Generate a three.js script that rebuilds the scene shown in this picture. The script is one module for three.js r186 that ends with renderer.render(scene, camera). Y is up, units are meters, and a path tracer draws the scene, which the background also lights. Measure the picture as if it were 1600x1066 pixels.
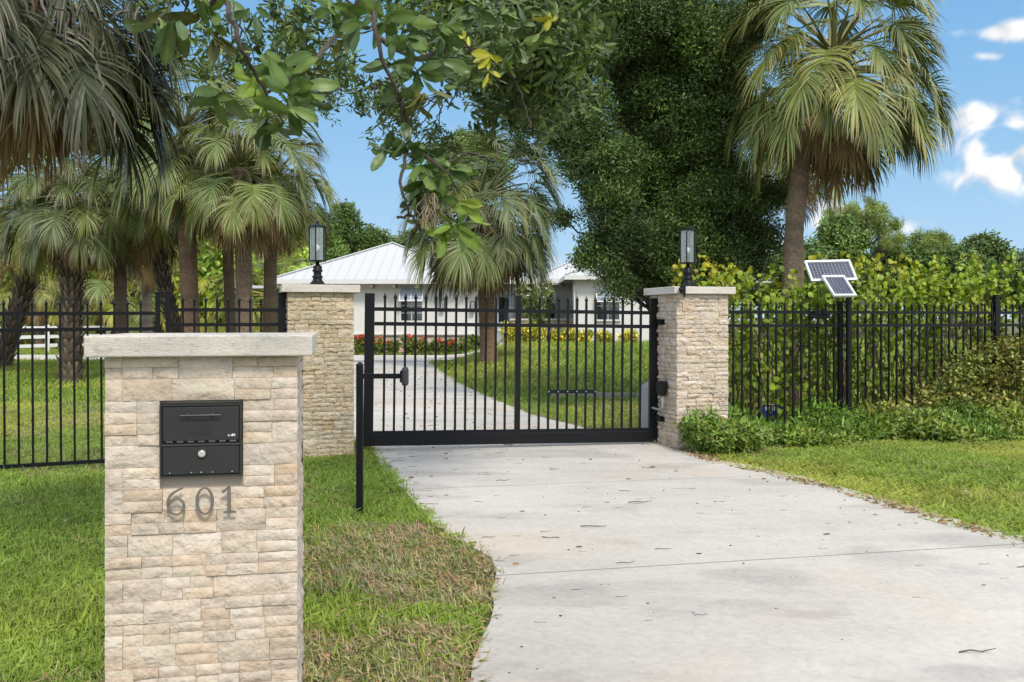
import * as THREE from 'three';
import { RoundedBoxGeometry } from 'three/addons/geometries/RoundedBoxGeometry.js';
import { mergeGeometries } from 'three/addons/utils/BufferGeometryUtils.js';
import { FontLoader } from 'three/addons/loaders/FontLoader.js';
import { TextGeometry } from 'three/addons/geometries/TextGeometry.js';

// ---------------------------------------------------------------- camera, sky, sun, exposure
const EYE = 1.48, F = 1420, CX = 800, CY = 500;       // eye height; focal length and principal point in photo pixels
const scene = new THREE.Scene();
const camera = new THREE.PerspectiveCamera(2 * Math.atan(533 / F) * 180 / Math.PI, 1600 / 1066, 0.1, 2000);
camera.position.set(0, EYE, 0);
camera.lookAt(0, EYE, -10);
camera.setViewOffset(1600, 1066, 0, 33, 1600, 1066);  // the photograph's lens is shifted so that verticals stay vertical
const renderer = new THREE.WebGLRenderer({ antialias: true });
renderer.setSize(1024, 682);
renderer.toneMapping = THREE.LinearToneMapping;
renderer.toneMappingExposure = 1.7;
renderer.shadowMap.enabled = true;
const SUN = new THREE.Vector3(0.32, 1.0, 0.46).normalize();
const sun = new THREE.DirectionalLight(new THREE.Color(1, 0.93, 0.82), 2.0);
sun.position.copy(SUN).multiplyScalar(60); sun.castShadow = true; sun.shadow.radius = 24;
sun.shadow.mapSize.set(2048, 2048);
Object.assign(sun.shadow.camera, { left: -40, right: 40, top: 40, bottom: -40, near: 1, far: 160 });
scene.add(sun); scene.add(sun.target); sun.target.position.set(0, 0, -20);

// ---------------------------------------------------------------- helpers: noise, random, points
const V = (x, y, z) => new THREE.Vector3(x, y, z);
const R = (s) => () => { s |= 0; s = s + 0x6D2B79F5 | 0; let t = Math.imul(s ^ s >>> 15, 1 | s); t = t + Math.imul(t ^ t >>> 7, 61 | t) ^ t; return ((t ^ t >>> 14) >>> 0) / 4294967296; };
const lerp = (a, b, t) => a + (b - a) * t, clamp = (x, a = 0, b = 1) => Math.min(b, Math.max(a, x));
const smooth = (a, b, x) => { const t = clamp((x - a) / (b - a)); return t * t * (3 - 2 * t); };
const P = (px, py, D) => V((px - CX) * D / F, EYE - (py - CY) * D / F, -D);
function hash(x, y, s) { let h = Math.imul(x, 374761393) ^ Math.imul(y, 668265263) ^ Math.imul(s, 2147483647 - 62); h = Math.imul(h ^ h >>> 13, 1274126177); return ((h ^ h >>> 16) >>> 0) / 4294967296; }
function vnoise(x, y, s = 1, px = 0, py = px) {
  let xi = Math.floor(x), yi = Math.floor(y); const xf = x - xi, yf = y - yi, u = xf * xf * (3 - 2 * xf), v = yf * yf * (3 - 2 * yf);
  const w = (a, per) => per ? ((a % per) + per) % per : a, x0 = w(xi, px), x1 = w(xi + 1, px), y0 = w(yi, py), y1 = w(yi + 1, py);
  return lerp(lerp(hash(x0, y0, s), hash(x1, y0, s), u), lerp(hash(x0, y1, s), hash(x1, y1, s), u), v);
}
function fbm(x, y, oct = 5, s = 1, px = 0, py = px) { let a = 0, k = .5, n = 0; for (let i = 0; i < oct; i++) { a += k * vnoise(x, y, s + i, px, py); n += k; x *= 2; y *= 2; px *= 2; py *= 2; k *= .5; } return a / n; }
const T = (u, v, fx, fy, oct, s) => fbm(u * fx, v * fy, oct, s, fx, fy); // the same, tiling over 0..1
const along = (pts, t) => { // piecewise-linear lookup on [[k, v], ...]
  if (t <= pts[0][0]) return pts[0][1];
  for (let i = 1; i < pts.length; i++) if (t <= pts[i][0]) return lerp(pts[i - 1][1], pts[i][1], (t - pts[i - 1][0]) / (pts[i][0] - pts[i - 1][0]));
  return pts[pts.length - 1][1];
};

// ---------------------------------------------------------------- sky: blue air that pales to the horizon, fair-weather clouds in view, brighter cover added outside it
{
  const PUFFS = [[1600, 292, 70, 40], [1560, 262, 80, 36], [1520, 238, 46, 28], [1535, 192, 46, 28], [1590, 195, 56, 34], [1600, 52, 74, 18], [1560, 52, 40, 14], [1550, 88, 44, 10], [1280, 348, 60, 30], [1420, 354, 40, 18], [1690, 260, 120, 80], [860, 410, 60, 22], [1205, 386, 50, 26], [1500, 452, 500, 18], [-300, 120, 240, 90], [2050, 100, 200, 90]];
  const W = 4096, H = 2048, d = new Float32Array(W * H * 4);
  for (let j = 0; j < H; j++) {
    const el = (j + .5) / H * Math.PI - Math.PI / 2, y = Math.sin(el), up = Math.max(0, y);
    let r = .050 + .30 * Math.exp(-4.2 * up), g = .11 + .355 * Math.exp(-2.3 * up), b = .15 + .425 * Math.exp(-.8 * up);
    if (y < 0) { const k = clamp(-y * 6); r = lerp(r, .12, k); g = lerp(g, .13, k); b = lerp(b, .1, k); }
    for (let i = 0; i < W; i++) {
      const az = (i + .5) / W * 2 * Math.PI - Math.PI, x = Math.cos(az) * Math.cos(el), z = Math.sin(az) * Math.cos(el);
      let cr = r, cg = g, cb = b;
      if (y > -.02) { // a finer sum of noise where the lens looks than overhead or behind; clouds out of view are denser and brighter, added as fill light
        // cumulus: noise over direction, flatter towards the horizon
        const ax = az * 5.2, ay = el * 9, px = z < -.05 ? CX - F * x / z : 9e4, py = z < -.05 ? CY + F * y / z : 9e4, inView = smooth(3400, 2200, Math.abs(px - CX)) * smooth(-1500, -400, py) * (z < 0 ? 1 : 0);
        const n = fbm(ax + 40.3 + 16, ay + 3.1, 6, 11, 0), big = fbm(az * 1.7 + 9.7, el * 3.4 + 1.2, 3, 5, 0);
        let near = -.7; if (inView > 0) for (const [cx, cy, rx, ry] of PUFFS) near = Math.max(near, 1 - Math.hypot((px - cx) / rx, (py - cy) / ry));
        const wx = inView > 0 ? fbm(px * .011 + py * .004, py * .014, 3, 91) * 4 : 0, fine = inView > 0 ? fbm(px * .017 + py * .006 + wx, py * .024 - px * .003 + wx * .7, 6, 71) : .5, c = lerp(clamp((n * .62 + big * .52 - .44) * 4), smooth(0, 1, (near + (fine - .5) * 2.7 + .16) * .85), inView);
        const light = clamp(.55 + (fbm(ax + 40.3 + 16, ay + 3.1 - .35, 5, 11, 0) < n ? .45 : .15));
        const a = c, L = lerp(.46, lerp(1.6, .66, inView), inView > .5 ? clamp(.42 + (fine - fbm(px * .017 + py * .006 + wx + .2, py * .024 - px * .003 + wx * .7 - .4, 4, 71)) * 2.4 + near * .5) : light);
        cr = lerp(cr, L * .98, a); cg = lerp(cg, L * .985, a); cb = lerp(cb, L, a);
      }
      const o = (j * W + i) * 4; d[o] = cr; d[o + 1] = cg; d[o + 2] = cb; d[o + 3] = 1;
    }
  }
  const sky = new THREE.DataTexture(d, W, H, THREE.RGBAFormat, THREE.FloatType);
  sky.mapping = THREE.EquirectangularReflectionMapping; sky.magFilter = sky.minFilter = THREE.LinearFilter; sky.needsUpdate = true;
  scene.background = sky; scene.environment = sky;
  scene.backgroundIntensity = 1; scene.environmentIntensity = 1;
}

// ---------------------------------------------------------------- helpers: textures, materials, naming
function tex(n, fn, { srgb = false, size = 1 } = {}) { // fn(u, v) -> [r, g, b] or a grey value; tiles; size in metres
  const d = new Uint8Array(n * n * 4);
  for (let j = 0; j < n; j++) for (let i = 0; i < n; i++) {
    const c = fn(i / n, j / n), o = (j * n + i) * 4, q = Array.isArray(c) ? c : [c, c, c];
    for (let k = 0; k < 3; k++) { let x = clamp(q[k]); if (srgb) x = x <= .0031308 ? 12.92 * x : 1.055 * Math.pow(x, 1 / 2.4) - .055; d[o + k] = x * 255; }
    d[o + 3] = 255;
  }
  const t = new THREE.DataTexture(d, n, n, THREE.RGBAFormat);
  t.wrapS = t.wrapT = THREE.RepeatWrapping; t.magFilter = t.minFilter = THREE.LinearFilter; t.repeat.set(1 / size, 1 / size);
  if (srgb) t.colorSpace = THREE.SRGBColorSpace; t.needsUpdate = true; return t;
}
const C = (r, g, b) => new THREE.Color().setRGB(r, g, b);
const std = (o) => new THREE.MeshStandardMaterial(o), phys = (o) => new THREE.MeshPhysicalMaterial(o);
const used = new Map();
function numbered(n) { const k = used.get(n) ?? 0; used.set(n, k + 1); return k ? `${n}_${String(k).padStart(3, '0')}` : n; }
function tag(o, label, category, group, kind) {
  if (label) o.userData.label = label; if (category) o.userData.category = category; if (group) o.userData.group = group; if (kind) o.userData.kind = kind; return o;
}
function thing(name, label, category, pos = V(0, 0, 0), turn = 0, group, kind) {
  const g = new THREE.Group(); g.name = numbered(name); g.position.copy(pos); g.rotation.y = turn; scene.add(g); return tag(g, label, category, group, kind);
}
function part(name, geo, mat, parent, pos, turn) {
  const m = new THREE.Mesh(geo, mat); m.name = name; m.castShadow = m.receiveShadow = true;
  if (pos) m.position.set(...pos); if (turn) m.rotation.set(...turn); parent.add(m); return m;
}
function solid(name, geo, mat, label, category, group, kind) {
  const m = new THREE.Mesh(geo, mat); m.name = numbered(name); m.castShadow = m.receiveShadow = true; scene.add(m); return tag(m, label, category, group, kind);
}
function copies(name, geo, mat, list, parent) { // list of {m: Matrix4, c: Color}
  const im = new THREE.InstancedMesh(geo, mat, list.length); im.name = parent ? name : numbered(name); im.castShadow = im.receiveShadow = true;
  list.forEach((e, i) => { im.setMatrixAt(i, e.m); if (e.c) im.setColorAt(i, e.c); });
  (parent ?? scene).add(im); return im;
}
const M4 = (p, q, s) => new THREE.Matrix4().compose(p, q, s.isVector3 ? s : V(s, s, s));
const Q = (x, y, z) => new THREE.Quaternion().setFromEuler(new THREE.Euler(x, y, z, 'YXZ'));
const box = (w, h, d, x = 0, y = 0, z = 0) => new THREE.BoxGeometry(w, h, d).translate(x, y, z);
const rbox = (w, h, d, r, x = 0, y = 0, z = 0, s = 2) => new RoundedBoxGeometry(w, h, d, s, r).translate(x, y, z);
const cyl = (r0, r1, h, x = 0, y = 0, z = 0, n = 12) => new THREE.CylinderGeometry(r0, r1, h, n).translate(x, y, z);
const merge = (l) => mergeGeometries(l.map((g) => { const q = g.index ? g.toNonIndexed() : g; for (const k of Object.keys(q.attributes)) if (!['position', 'normal', 'uv'].includes(k)) q.deleteAttribute(k); return q; }));
class MB { // triangles with vertex colours and uv in metres
  constructor() { this.p = []; this.c = []; this.u = []; this.i = []; }
  v(p, c, u = 0, w = 0) { this.p.push(p.x, p.y, p.z); this.c.push(c[0], c[1], c[2]); this.u.push(u, w); return this.p.length / 3 - 1; }
  t(a, b, c) { this.i.push(a, b, c); }
  q(a, b, c, d) { this.i.push(a, b, c, a, c, d); }
  strip(pts, half, wdir, cols) { // ribbon: half widths, width directions
    let pa, pb;
    pts.forEach((p, k) => {
      const w = Array.isArray(wdir) ? wdir[k] : wdir, h = half[k], a = this.v(p.clone().addScaledVector(w, -h), cols[k], 0, k), b = this.v(p.clone().addScaledVector(w, h), cols[k], 1, k);
      if (k) this.q(pa, pb, b, a); pa = a; pb = b;
    });
  }
  tube(pts, rad, n, cols) { // tapering tube with parallel frames; uv in metres
    let ref = V(1, 0, 0), prev = null, len = 0;
    pts.forEach((p, k) => {
      const d = (k < pts.length - 1 ? pts[k + 1].clone().sub(p) : p.clone().sub(pts[k - 1])).normalize();
      if (Math.abs(d.dot(ref)) > .95) ref = V(0, 0, 1);
      const x = ref.clone().addScaledVector(d, -ref.dot(d)).normalize(), y = d.clone().cross(x); ref = x;
      if (k) len += p.distanceTo(pts[k - 1]);
      const ring = [], r = typeof rad === 'function' ? (a) => rad(k, a) : () => rad[k];
      for (let s = 0; s <= n; s++) { const a = s / n * Math.PI * 2, rr = r(a); ring.push(this.v(p.clone().addScaledVector(x, Math.cos(a) * rr).addScaledVector(y, Math.sin(a) * rr), Array.isArray(cols[0]) ? cols[k] : cols, a * .16, len)); }
      if (prev) for (let s = 0; s < n; s++) this.q(prev[s], prev[s + 1], ring[s + 1], ring[s]);
      prev = ring;
    });
  }
  leaf(o, dir, nrm, len, wid, fold, c, blunt = .42) { // flat folded leaf, 4 triangles
    const s = dir.clone().cross(nrm).normalize(), n = s.clone().cross(dir).normalize(), at = (t, k) => o.clone().addScaledVector(dir, len * t).addScaledVector(s, k * wid * .5).addScaledVector(n, Math.abs(k) * wid * fold * .5 - len * .12 * t * t);
    const b = this.v(at(0, 0), c), tip = this.v(at(1, 0), c), l1 = this.v(at(.32, .85), c), l2 = this.v(at(.74, blunt * 2), c), r1 = this.v(at(.32, -.85), c), r2 = this.v(at(.74, -blunt * 2), c);
    this.t(b, l1, l2); this.t(b, l2, tip); this.t(b, tip, r2); this.t(b, r2, r1);
  }
  build() {
    const g = new THREE.BufferGeometry(); g.setAttribute('position', new THREE.Float32BufferAttribute(this.p, 3)); g.setAttribute('color', new THREE.Float32BufferAttribute(this.c, 3));
    g.setAttribute('uv', new THREE.Float32BufferAttribute(this.u, 2)); g.setIndex(this.i); g.computeVertexNormals(); return g;
  }
}
const rndDir = (r) => { const z = r() * 2 - 1, a = r() * Math.PI * 2, q = Math.sqrt(1 - z * z); return V(q * Math.cos(a), z, q * Math.sin(a)); };

// ---------------------------------------------------------------- materials
const black = phys({ color: C(.006, .006, .007), roughness: .45, specularIntensity: .45 });
const blackRail = phys({ color: C(.005, .0055, .007), roughness: .42, specularIntensity: .45 });
const satin = std({ color: C(.017, .0165, .016), roughness: .5, bumpMap: tex(256, (u, v) => T(u, v, 128, 128, 2, 3), { size: .12 }), bumpScale: .0002 });
const steel = std({ color: C(.55, .55, .55), roughness: .3, metalness: 1 });
const greyPlastic = std({ color: C(.25, .26, .27), roughness: .6 });
const white = std({ color: C(.78, .78, .76), roughness: .55 });
const travCol = tex(1024, (u, v) => {
  const n = T(u, v, 8, 24, 5, 21), f = T(u, v, 64, 64, 3, 31), pit = T(u, v, 40, 80, 3, 77), patch = T(u, v, 5, 5, 4, 91);
  let k = .94 + (n - .5) * .45 + (f - .5) * .28; const ochre = smooth(.5, .72, patch) * .42, hole = smooth(.74, .80, pit);
  k *= 1 - hole * .22;
  return [k * lerp(1, 1.0, ochre), k * lerp(.95, .82, ochre), k * lerp(.90, .63, ochre)];
}, { srgb: true, size: 1.0 });
const travBump = tex(1024, (u, v) => T(u, v, 24, 36, 5, 21) * .75 + .25 * T(u, v, 110, 110, 2, 8), { size: 1.0 });
const stoneNear = std({ color: C(1, 1, 1), vertexColors: true, map: travCol, bumpMap: travBump, bumpScale: .010, roughness: .85 });
const stoneRough = std({ color: C(1, 1, 1), vertexColors: true, map: travCol, bumpMap: travBump, bumpScale: .028, roughness: .9 });
const mortar = std({ color: C(.34, .30, .25), roughness: 1 });
const capMat = std({
  color: C(1, 1, 1), roughness: .85, bumpMap: tex(512, (u, v) => T(u, v, 40, 40, 4, 5), { size: .6 }), bumpScale: .002,
  map: tex(512, (u, v) => { const n = T(u, v, 6, 6, 5, 15), s = smooth(.62, .8, T(u, v, 24, 4, 4, 18)), sp = smooth(.74, .8, T(u, v, 60, 60, 2, 45)); const k = (.56 + (n - .5) * .14) * (1 - s * .2) * (1 - sp * .4); return [k, k * .922, k * .81]; }, { srgb: true, size: 1.1 }),
});
const concrete = std({
  color: C(1, 1, 1), roughness: .88, bumpMap: tex(512, (u, v) => T(u, v, 90, 90, 3, 5), { size: 1.5 }), bumpScale: .0016,
  map: tex(2048, (u, v) => {
    const big = T(u, v, 4, 5, 5, 2), streak = T(u, v, 10, 40, 5, 33), f = T(u, v, 300, 300, 2, 9), spot = smooth(.72, .82, T(u, v, 420, 420, 2, 61)), rust = smooth(.55, .75, T(u, v, 6, 6, 4, 71)), grey = smooth(.56, .74, T(u, v, 12, 24, 5, 52));
    let k = .462 * (1 + (big - .5) * .32 + (streak - .5) * .22 + (f - .5) * .18); k *= 1 - grey * .17; k *= 1 - spot * .10;
    return [k * (1 + rust * .03), k * lerp(.935, .89, rust), k * lerp(.83, .73, rust)];
  }, { srgb: true, size: 9 }),
});
const leafMat = phys({ color: C(1.9, 1.8, 1.4), vertexColors: true, roughness: .42, transmission: .28, thickness: 0, side: THREE.DoubleSide, specularIntensity: .7 });
const grassMat = phys({ color: C(2.25, 1.88, 1.6), vertexColors: true, roughness: .55, transmission: .25, thickness: 0, side: THREE.DoubleSide, specularIntensity: .5 });
const glossLeaf = phys({ color: C(2.2, 2.0, 1.6), vertexColors: true, roughness: .45, specularIntensity: .6, transmission: .24, thickness: 0, side: THREE.DoubleSide });
const litterMat = std({ color: C(1, 1, 1), vertexColors: true, roughness: .85, side: THREE.DoubleSide });
const barkMat = std({ color: C(1, 1, 1), vertexColors: true, roughness: .95, bumpMap: tex(512, (u, v) => T(u, v, 24, 60, 4, 6), { size: .5 }), bumpScale: .012, map: tex(512, (u, v) => { const k = .55 + .9 * (T(u, v, 16, 40, 5, 16) - .28); return [k, k, k]; }, { srgb: true, size: .6 }) });
const glass = phys({ color: C(.86, .89, .89), transmission: .92, thickness: 0, roughness: .12, ior: 1.5, side: THREE.DoubleSide });

// ================================================================ THE SETTING
const edgeL = [[1.5, -.26], [3.71, -.157], [5.19, -.09], [5.6, -.14], [6.37, -.49], [7.78, -.877], [9.34, -1.32], [10.5, -1.6], [12, -2.3], [20, -3.9], [30, -5.6], [34, -6.2]];
const edgeR = [[1.5, 5.2], [4, 3.95], [5.8, 3.30], [7.8, 2.74], [8.58, 2.42], [9.34, 2.06], [10.25, 1.84], [11, 1.62], [12.5, .88], [14, .3], [17.5, -.49], [21, -1.18], [26.3, -2.04], [30, -2.62], [34, -3.0]];
const ground = (x, D) => { // height of the lawn: flat, with a bank rising to the house right of the drive
  const xr = along(edgeR, D);
  return .44 * smooth(13, 36, D) * smooth(xr + .15, xr + 3.6, x) - .012 + .03 * (fbm(x * .5, D * .5, 3, 12) - .5) * smooth(.1, .5, Math.min(Math.abs(x - xr), Math.abs(x - along(edgeL, D))));
};
const onDrive = (x, D) => D < 34.2 && x > along(edgeL, D) && x < along(edgeR, D);
const crossD = (x) => [31.6 + .06 * Math.max(0, -x - 4), 37.3 + .03 * Math.max(0, -x - 4)];
const onCross = (x, D) => { if (x > -.6) return D > 33 && D < 47 && Math.abs(x - lerp(-1.6, -.35, smooth(34, 46, D))) < .75; const [a, b] = crossD(x); return D > a && D < b && (x < -2.4 || D > lerp(a, b - 1.3, smooth(-2.4, -.6, x))); };
const bare = (x, D) => { // 0..1: worn, thin turf beside the apron and along its edges
  const n = fbm(x * 1.1 + 7, D * 1.1, 4, 3);
  const patch = smooth(2.1, .2, Math.abs(x - along(edgeL, D))) * smooth(7.4, 5.6, D) * (x < along(edgeL, D) ? 1 : 0);
  return clamp(smooth(.50, .66, n + patch * .22) * (.35 + patch * .8) + smooth(.22, .0, Math.abs(x - along(edgeR, D))) * .8 * (x > 0 ? 1 : 0));
};
{
  const xs = [], ds = [];
  for (let x = -14; x <= 14.01; x += .28) xs.push(x); for (let k = 1; k < 22; k++) { xs.unshift(-14 - 1.6 * k - .55 * k * k); xs.push(14 + 1.6 * k + .55 * k * k); }
  for (let d = -6; d < 46; d += .3) ds.push(d); for (let k = 0; k < 28; k++) ds.push(46 + 1.5 * k + .55 * k * k); for (let k = 0; k < 12; k++) ds.unshift(-6 - 3 * k - 2 * k * k);
  const mb = new MB(), id = [];
  ds.forEach((d, j) => xs.forEach((x, i) => {
    const far = smooth(12, 30, d), n = fbm(x * .35, d * .35, 3, 8);
    id.push(mb.v(V(x, ground(x, d), -d), [lerp(.9, 1.05, n), lerp(.92, 1.1, n), .9], x, d));
  }));
  const w = xs.length;
  for (let j = 0; j + 1 < ds.length; j++) for (let i = 0; i + 1 < w; i++) mb.q(id[j * w + i], id[j * w + i + 1], id[(j + 1) * w + i + 1], id[(j + 1) * w + i]);
  const soil = std({
    color: C(1, 1, 1), vertexColors: true, roughness: 1, bumpMap: tex(512, (u, v) => T(u, v, 80, 80, 4, 5), { size: 1.6 }), bumpScale: .02,
    map: tex(1024, (u, v) => { const a = T(u, v, 90, 90, 4, 4), b = T(u, v, 7, 7, 4, 14), g = smooth(.38, .62, b * .6 + a * .4); const k = .6 + .8 * a; return [lerp(.15, .085, g) * k, lerp(.12, .125, g) * k, lerp(.065, .03, g) * k]; }, { srgb: true, size: 4 }),
  });
  const g = solid('ground', mb.build(), soil); g.userData.kind = 'structure';
}
// the concrete drive: slabs with real joints between them
const driveway = thing('driveway', null, null); driveway.userData.kind = 'structure';
{
  const slope = (D) => D < 11 ? .215 : .05;
  const slab = (d0, d1, nS) => {
    const mb = new MB(), nT = 12, top = [], low = [], gap = .0095;
    for (let s = 0; s <= nS; s++) for (let t = 0; t <= nT; t++) {
      const D0 = lerp(d0 + gap, d1 - gap, s / nS), wob = t === 0 || t === nT ? (vnoise(D0 * 3, 4, 6) - .5) * .05 : 0, x = lerp(along(edgeL, D0), along(edgeR, D0), t / nT) + wob;
      const sl = lerp(slope(d0), slope(d1), s / nS), k = smooth(0, 1, s / nS), D = D0 + lerp(d0 < 0 ? 0 : slope(d0), slope(d1), k) * (x + .1);
      top.push(mb.v(V(x, .02, -D), [1, 1, 1], x, D)); low.push(mb.v(V(x, -.1, -D), [1, 1, 1], x, D));
    }
    const at = (s, t) => s * (nT + 1) + t;
    for (let s = 0; s < nS; s++) for (let t = 0; t < nT; t++) mb.q(top[at(s, t)], top[at(s, t + 1)], top[at(s + 1, t + 1)], top[at(s + 1, t)]);
    const wall = (a, b) => mb.q(low[a], low[b], top[b], top[a]);
    for (let s = 0; s < nS; s++) { wall(at(s + 1, 0), at(s, 0)); wall(at(s, nT), at(s + 1, nT)); }
    for (let t = 0; t < nT; t++) { wall(at(0, t), at(0, t + 1)); wall(at(nS, t + 1), at(nS, t)); }
    const g = mb.build().toNonIndexed(); g.computeVertexNormals(); g.deleteAttribute('color');
    return g;
  };
  const cuts = [1.5, 5.19, 8.0, 11, 15, 19.5, 24, 28.5, 32.2];
  for (let i = 0; i + 1 < cuts.length; i++) part('slab', slab(cuts[i], cuts[i + 1], 14), concrete, driveway);
  const dirt = std({ color: C(.15, .135, .115), roughness: 1 });
  for (let i = 1; i + 1 < cuts.length; i++) { // earth packed in the joints, a little below the surface
    const d = cuts[i], x0 = along(edgeL, d) - .01, x1 = along(edgeR, d) + .01, sl = slope(d), w = x1 - x0, m = part('joint_filling', box(Math.hypot(w, w * sl), .05, .024, 0, 0, 0), dirt, driveway, [(x0 + x1) / 2, -.0075, -(d + sl * ((x0 + x1) / 2 + .1))]); m.rotation.y = Math.atan(sl);
  }
}
{ // the drive that crosses in front of the house, and the walk to the door
  const strip = (name, ptsA, ptsB, lift, mat) => {
    const mb = new MB(); let pa;
    ptsA.forEach((a, k) => { const b = ptsB[k], h = (q) => Math.max(ground(q[0], q[1]), .0) + lift, v = [mb.v(V(a[0], h(a), -a[1]), [1, 1, 1], a[0], a[1]), mb.v(V(b[0], h(b), -b[1]), [1, 1, 1], b[0], b[1])]; if (k) mb.q(pa[0], v[0], v[1], pa[1]); pa = v; });
    const g = mb.build(); g.deleteAttribute('color'); const m = solid(name, g, mat); m.userData.kind = 'structure'; return m;
  };
  const A = [], B = []; for (let x = -46; x <= -.8; x += .8) { const [a, b] = crossD(x); A.push([x, x < -2.4 ? a + .62 : lerp(a + .62, b - 1.3, smooth(-2.4, -.8, x))]); B.push([x, b]); }
  strip('cross_drive', A, B, .03, concrete);
  const A2 = [], B2 = []; for (let d = 36.2; d <= 46.5; d += .6) { const x = lerp(-1.2, -.25, smooth(36, 45, d)); A2.push([x - .7, d]); B2.push([x + .65, d]); }
  strip('front_walk', A2.map((q) => q), B2, .034, concrete);
}

// ================================================================ STONE PIERS
const STONE_TONES = [[.50, .455, .39], [.49, .445, .375], [.52, .485, .43], [.47, .42, .345], [.50, .43, .34], [.53, .495, .44]];
function stoneGeo(w, h, T0, amp, r, nx, ny, tone, chip) { // a split-face stone, front at z = 0 .. amp, back at -T0
  const mb = new MB(), k = .9 + r() * .2, c = [tone[0] * k, tone[1] * k, tone[2] * k], u0 = r() * 5, v0 = r() * 5, id = [], seed = Math.floor(r() * 1e6), tilt = (r() - .5) * amp, tilt2 = (r() - .5) * amp;
  for (let j = 0; j <= ny; j++) for (let i = 0; i <= nx; i++) {
    const e = (i === 0 || i === nx || j === 0 || j === ny), x = w * i / nx + (e ? 0 : (r() - .5) * w / nx * .5), y = h * j / ny + (e ? 0 : (r() - .5) * h / ny * .4);
    const z = (e ? -chip * r() : amp * (.25 + vnoise(x * 40, y * 40, seed))) + tilt * (i / nx - .5) + tilt2 * (j / ny - .5);
    id.push(mb.v(V(x, y, z), c, u0 + x, v0 + y));
  }
  const at = (i, j) => j * (nx + 1) + i;
  for (let j = 0; j < ny; j++) for (let i = 0; i < nx; i++) { if (r() < .5) mb.q(id[at(i, j)], id[at(i + 1, j)], id[at(i + 1, j + 1)], id[at(i, j + 1)]); else { mb.t(id[at(i, j)], id[at(i + 1, j)], id[at(i, j + 1)]); mb.t(id[at(i + 1, j)], id[at(i + 1, j + 1)], id[at(i, j + 1)]); } }
  const rim = []; for (let i = 0; i < nx; i++) rim.push([i, 0]); for (let j = 0; j < ny; j++) rim.push([nx, j]); for (let i = nx; i > 0; i--) rim.push([i, ny]); for (let j = ny; j > 0; j--) rim.push([0, j]);
  const f = rim.map(([i, j]) => { const q = id[at(i, j)] * 3, p = V(mb.p[q], mb.p[q + 1], mb.p[q + 2]); return [mb.v(p, c, u0 + p.x + p.z, v0 + p.y + p.z), mb.v(V(p.x, p.y, -T0), c, u0 + p.x - T0, v0 + p.y - T0)]; });
  for (let k2 = 0; k2 < f.length; k2++) { const a = f[k2], b = f[(k2 + 1) % f.length]; mb.q(a[1], b[1], b[0], a[0]); }
  return mb.build();
}
function stoneFace(W, H, unit, r, o) { // rectangles [x, y, w, h] of a ledgestone face in pairs of courses; o.hole = [x0, y0, x1, y1]
  const out = [], pairs = Math.max(1, Math.round(H / (2 * unit))), u = H / pairs / 2;
  for (let p = 0; p < pairs; p++) {
    const y = p * 2 * u; let spans = [[0, W]];
    if (o.hole && y < o.hole[3] - u * .5 && y + 2 * u > o.hole[1] + u * .5) spans = [[0, o.hole[0]], [o.hole[2], W]];
    for (const [a, b] of spans) {
      let x = a + 0;
      const off = r() * o.w1 * .4;
      while (x < b - 1e-4) {
        let w = lerp(o.w0, o.w1, r()); if (x === a && a === 0) w = Math.max(o.w0 * .6, off + o.w0 * .4); if (b - x - w < o.w0 * .7) w = b - x; if (w > o.w1 * 1.3) w *= .5;
        if (r() < o.tall) out.push([x, y, w, 2 * u]);
        else {
          const split = (yy) => { if (w > o.w0 * 1.5 && r() < .75) { const s = w * lerp(.35, .65, r()); out.push([x, yy, s, u], [x + s, yy, w - s, u]); } else out.push([x, yy, w, u]); };
          split(y); split(y + u);
        }
        x += w;
      }
    }
  }
  return out;
}
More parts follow.
